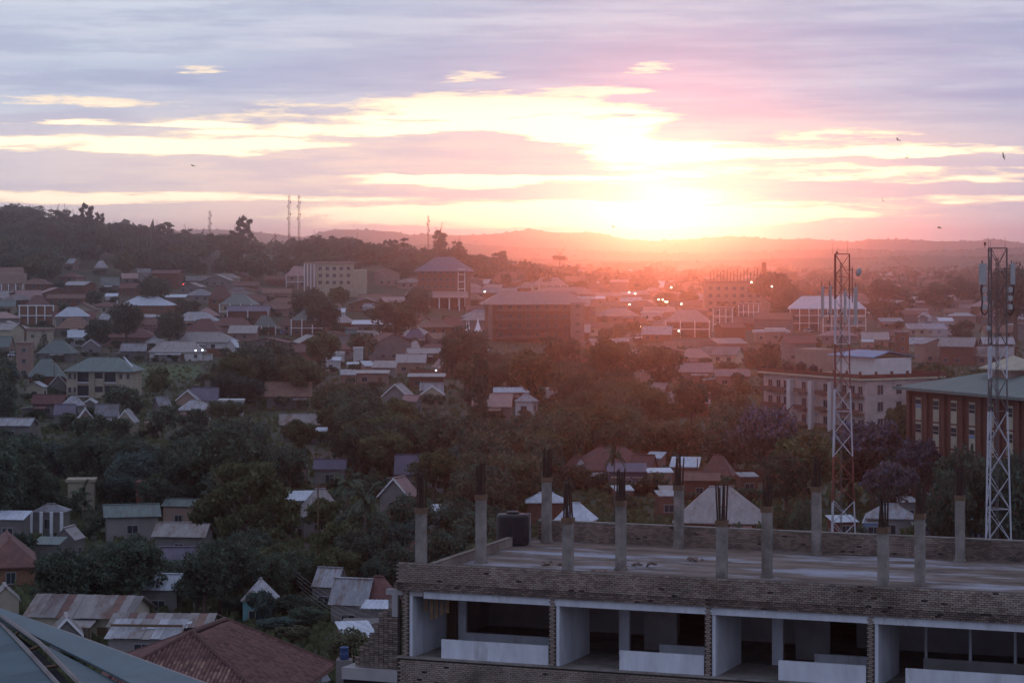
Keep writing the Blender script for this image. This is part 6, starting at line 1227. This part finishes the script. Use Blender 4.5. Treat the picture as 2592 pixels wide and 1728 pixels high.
def far_roofs(n):
    ms = {'pink_wall': MB(), 'grey_wall': MB(), 'brown_roof': MB(), 'pale_roof': MB(), 'red_roof': MB(), 'pink_roof': MB()}
    for _ in range(n):
        u = R.uniform(1150, 2700); D = R.uniform(1100, 2900); x = (u-U0)/F*D; z = T(x, D); w, d, h, rh = R.uniform(4, 8), R.uniform(3, 5), R.choice((3, 3, 3.4, 6.2)), R.uniform(1, 2.4)
        if any(math.hypot(x-q[5], D-q[6]) < q[7]+w for q in HOUSES): continue
        ms[R.choice(('pink_wall', 'grey_wall'))].box(x-w, x+w, D-d, D+d, z-1, z+h); m = ms[R.choice(('brown_roof', 'pale_roof', 'red_roof', 'pink_roof'))]; k = w*.5 if R.random() < .5 else w*.98
        A = [(x-w-.4,D-d-.4,z+h),(x+w+.4,D-d-.4,z+h),(x+w+.4,D+d+.4,z+h),(x-w-.4,D+d+.4,z+h)]; a, b_ = (x-k,D,z+h+rh), (x+k,D,z+h+rh)
        m.quad(A[0],A[1],b_,a); m.quad(A[2],A[3],a,b_); m.quad(A[1],A[2],b_); m.quad(A[3],A[0],a)
    for k, m in ms.items(): tag(m.ob('distant_houses', MT[k]), 'mass of tiny hazy houses covering the far plain', kind='stuff')
far_roofs(620)
# far clumps, one mass per belt
def far_wood(n, D0, D1, u0, u1):
    rr = np.random.RandomState(9); q = []
    for _ in range(n):
        D = D0*(D1/D0)**rr.rand(); u = rr.uniform(u0, u1); x = (u-U0)/F*D; z = T(x, D); r = rr.uniform(3.5, 7); m = 26
        d = rr.randn(m, 3); d /= np.linalg.norm(d, axis=1)[:, None]; c = np.array([x, D, z+r*.8])+d*r*np.array([1.2, 1, .75])*(.6+.4*rr.rand(m, 1)); a = rr.randn(m, 3)*r*.3; b = rr.randn(m, 3)*r*.3
        q.append(np.stack([c-a, c-b, c+a, c+b], 1).reshape(-1, 3))
    q = np.concatenate(q); n4 = len(q)//4; me = bpy.data.meshes.new('distant_trees'); me.vertices.add(len(q)); me.vertices.foreach_set('co', q.ravel().astype('f')); me.loops.add(len(q)); me.loops.foreach_set('vertex_index', np.arange(len(q), dtype='i')); me.polygons.add(n4); me.polygons.foreach_set('loop_start', np.arange(0, len(q), 4, dtype='i')); me.materials.append(MT['leaf_dark']); me.update(calc_edges=True); me.validate()
    tag(link('distant_trees', me), 'hazy distant tree clumps filling the plain towards the hills', kind='stuff')
far_wood(1500, 1500, 3500, -300, 2900)
def grass_tufts():
    rr = np.random.RandomState(4); q = []
    for _ in range(24000):
        u = rr.uniform(-80, 2650); D = 165*(900/165)**rr.rand(); x = (u-U0)/F*D; z = T(x, D); a = rr.uniform(0, 3.14); w = rr.uniform(.3, .9); h = rr.uniform(.3, 1.1); dx, dy = math.cos(a)*w, math.sin(a)*w
        q += [(x-dx, D-dy, z-.1), (x+dx, D+dy, z-.1), (x+dx*.6, D+dy*.6, z+h), (x-dx*.7, D-dy*.7, z+h*.8)]
    m = MB(); m.v = q; m.f = [(i, i+1, i+2, i+3) for i in range(0, len(q), 4)]; tag(m.ob('undergrowth', MT['leaf_olive']), 'rough grass and scrub between the houses', kind='stuff')
grass_tufts()
fill(0, 1250, 740, 1010, 60, ['bush','round1','olive','bush'], 1.8, 3.4, gap=.4, slack=.05, Dlo=480); fill(1250, 2592, 740, 1010, 60, ['bush','olive','warm'], 1.8, 3.2, gap=.4, slack=.05, Dlo=480)
def shrubs():
    for h in list(HOUSES):
        if h[4] > 1150 or h[4] < 160 or not h[8] or (h[4] < 340 and R.random() < .6): continue
        for k in range(2 if h[4] > 500 else 3):
            x = h[5]+R.uniform(-.9, .9)*h[7]*.8; y = h[4]-R.uniform(1.2, 3.5); tree('bush' if R.random() < .7 else 'round1', x, y, R.uniform(.8, 1.3) if h[4] < 340 else R.uniform(1.2, 2.3), zs=R.uniform(.7, 1.0))
shrubs()
low_q = {}
def low_crown(k):
    me = KINDS[k][1]; n = len(me.vertices)//4; co_ = np.empty(n*12, 'f'); me.vertices.foreach_get('co', co_); co_ = co_.reshape(n, 4, 3); r = np.random.RandomState(1).permutation(n)[:620]; q = co_[r]; c = q.mean(1, keepdims=True); return c+(q-c)*2.4
def join_surplus(limit, nm):
    br = sorted([t for t in TREES if t[0].name.startswith(nm)], key=lambda t: -t[5]*F/t[3]); out = br[limit:]; acc = {}
    for t in out:
        o, k = t[0], t[4]; k = k if k in KINDS else 'round0'
        if k not in low_q: low_q[k] = low_crown(k)
        q = low_q[k].reshape(-1, 3)*np.array(o.scale); a = o.rotation_euler[2]; c_, s_ = math.cos(a), math.sin(a)
        w = np.stack([q[:,0]*c_-q[:,1]*s_, q[:,0]*s_+q[:,1]*c_, q[:,2]], 1)+np.array(o.location); acc.setdefault(KINDS[k][1].materials[0].name, []).append(w)
        for c in list(o.children): bpy.data.objects.remove(c)
        bpy.data.objects.remove(o); TREES.remove(t)
    for m, l in acc.items():
        q = np.concatenate(l); n4 = len(q)//4; me = bpy.data.meshes.new('background_trees'); me.vertices.add(len(q)); me.vertices.foreach_set('co', q.ravel().astype('f')); me.loops.add(len(q)); me.loops.foreach_set('vertex_index', np.arange(len(q), dtype='i')); me.polygons.add(n4); me.polygons.foreach_set('loop_start', np.arange(0, len(q), 4, dtype='i')); me.materials.append(bpy.data.materials[m]); me.update(calc_edges=True)
        tag(link('background_trees', me), 'mass of smaller trees between and behind the houses', kind='stuff')
join_surplus(300, 'broadleaf'); join_surplus(290, 'bush')
# ================================================================ LABELS FOR TREES AND FAR HOUSES
LMK = [((h[0]+h[1])/2, h[2], h[4], h[8]) for h in HOUSES if h[8]]
LMK += [(1298,1330,128,'roof water tank'),(2126,900,300,'red and white lattice tower'),(2520,900,250,'grey lattice tower')]
def where(u, v, D, k=0, far=1):
    c = sorted(LMK, key=lambda l: math.hypot(u-l[0], (v-l[1])*1.5))[k]; du = u-c[0]
    if abs(du) < 22: w = 'behind' if D > c[2] else 'in front of'
    else: w = 'left of' if du < 0 else 'right of'
    return w+' the '+c[3]
used = {}
def give(o, what, u, v, D):
    n_ = lambda s: len(s.split())
    for k in range(30):
        for pre in ('', 'larger ', 'smaller ', 'paler ') if 0 else ('',):
            ph = where(u, v, D, k); w = ph.split(); s = pre+what+' '+ph
            if n_(s) > 16: s = ' '.join(s.split()[:16]); s = s.rsplit(' with', 1)[0]
            if n_(s) > 16 or s in used: continue
            used[s] = 1; o['label'] = s; return
    s = what+' '+where(u, v, D, 0); o['label'] = ' '.join(s.split()[:16]); o['group'] = what+'s that look alike'
import collections
cnt_ = collections.Counter(); sizes = sorted(t[5] for t in TREES)
for t, u, v, D, k, w, lb in TREES:
    sz = 'small ' if w < 8 else 'large ' if w > 12.5 and k != 'bush' else ''; what = ('small ' if sz == 'small ' else 'large ' if sz else '')+WORDS[k]
    if lb: continue
    t['group'] = dict(bush='bushes', palm='palm trees', banana='banana plants', jacaranda='jacaranda trees').get(k, 'trees among the houses' if D < 1100 else 'trees on the far ridges')
    if D > 1100: what = ('distant ' if 'small' not in what else '')+what
    give(t, what, u, v, D)
for t, u, v, D in FH:
    what = t['what']; del t['what']; del t['auto']; t['group'] = 'houses of the hazy far town'; give(t, what, u, v, D)
for o in bpy.data.objects:
    if o.parent is None and o.get('category') and len(str(o.get('label', '')).split()) < 4: o['label'] = str(o.get('label', ''))+' among other houses'
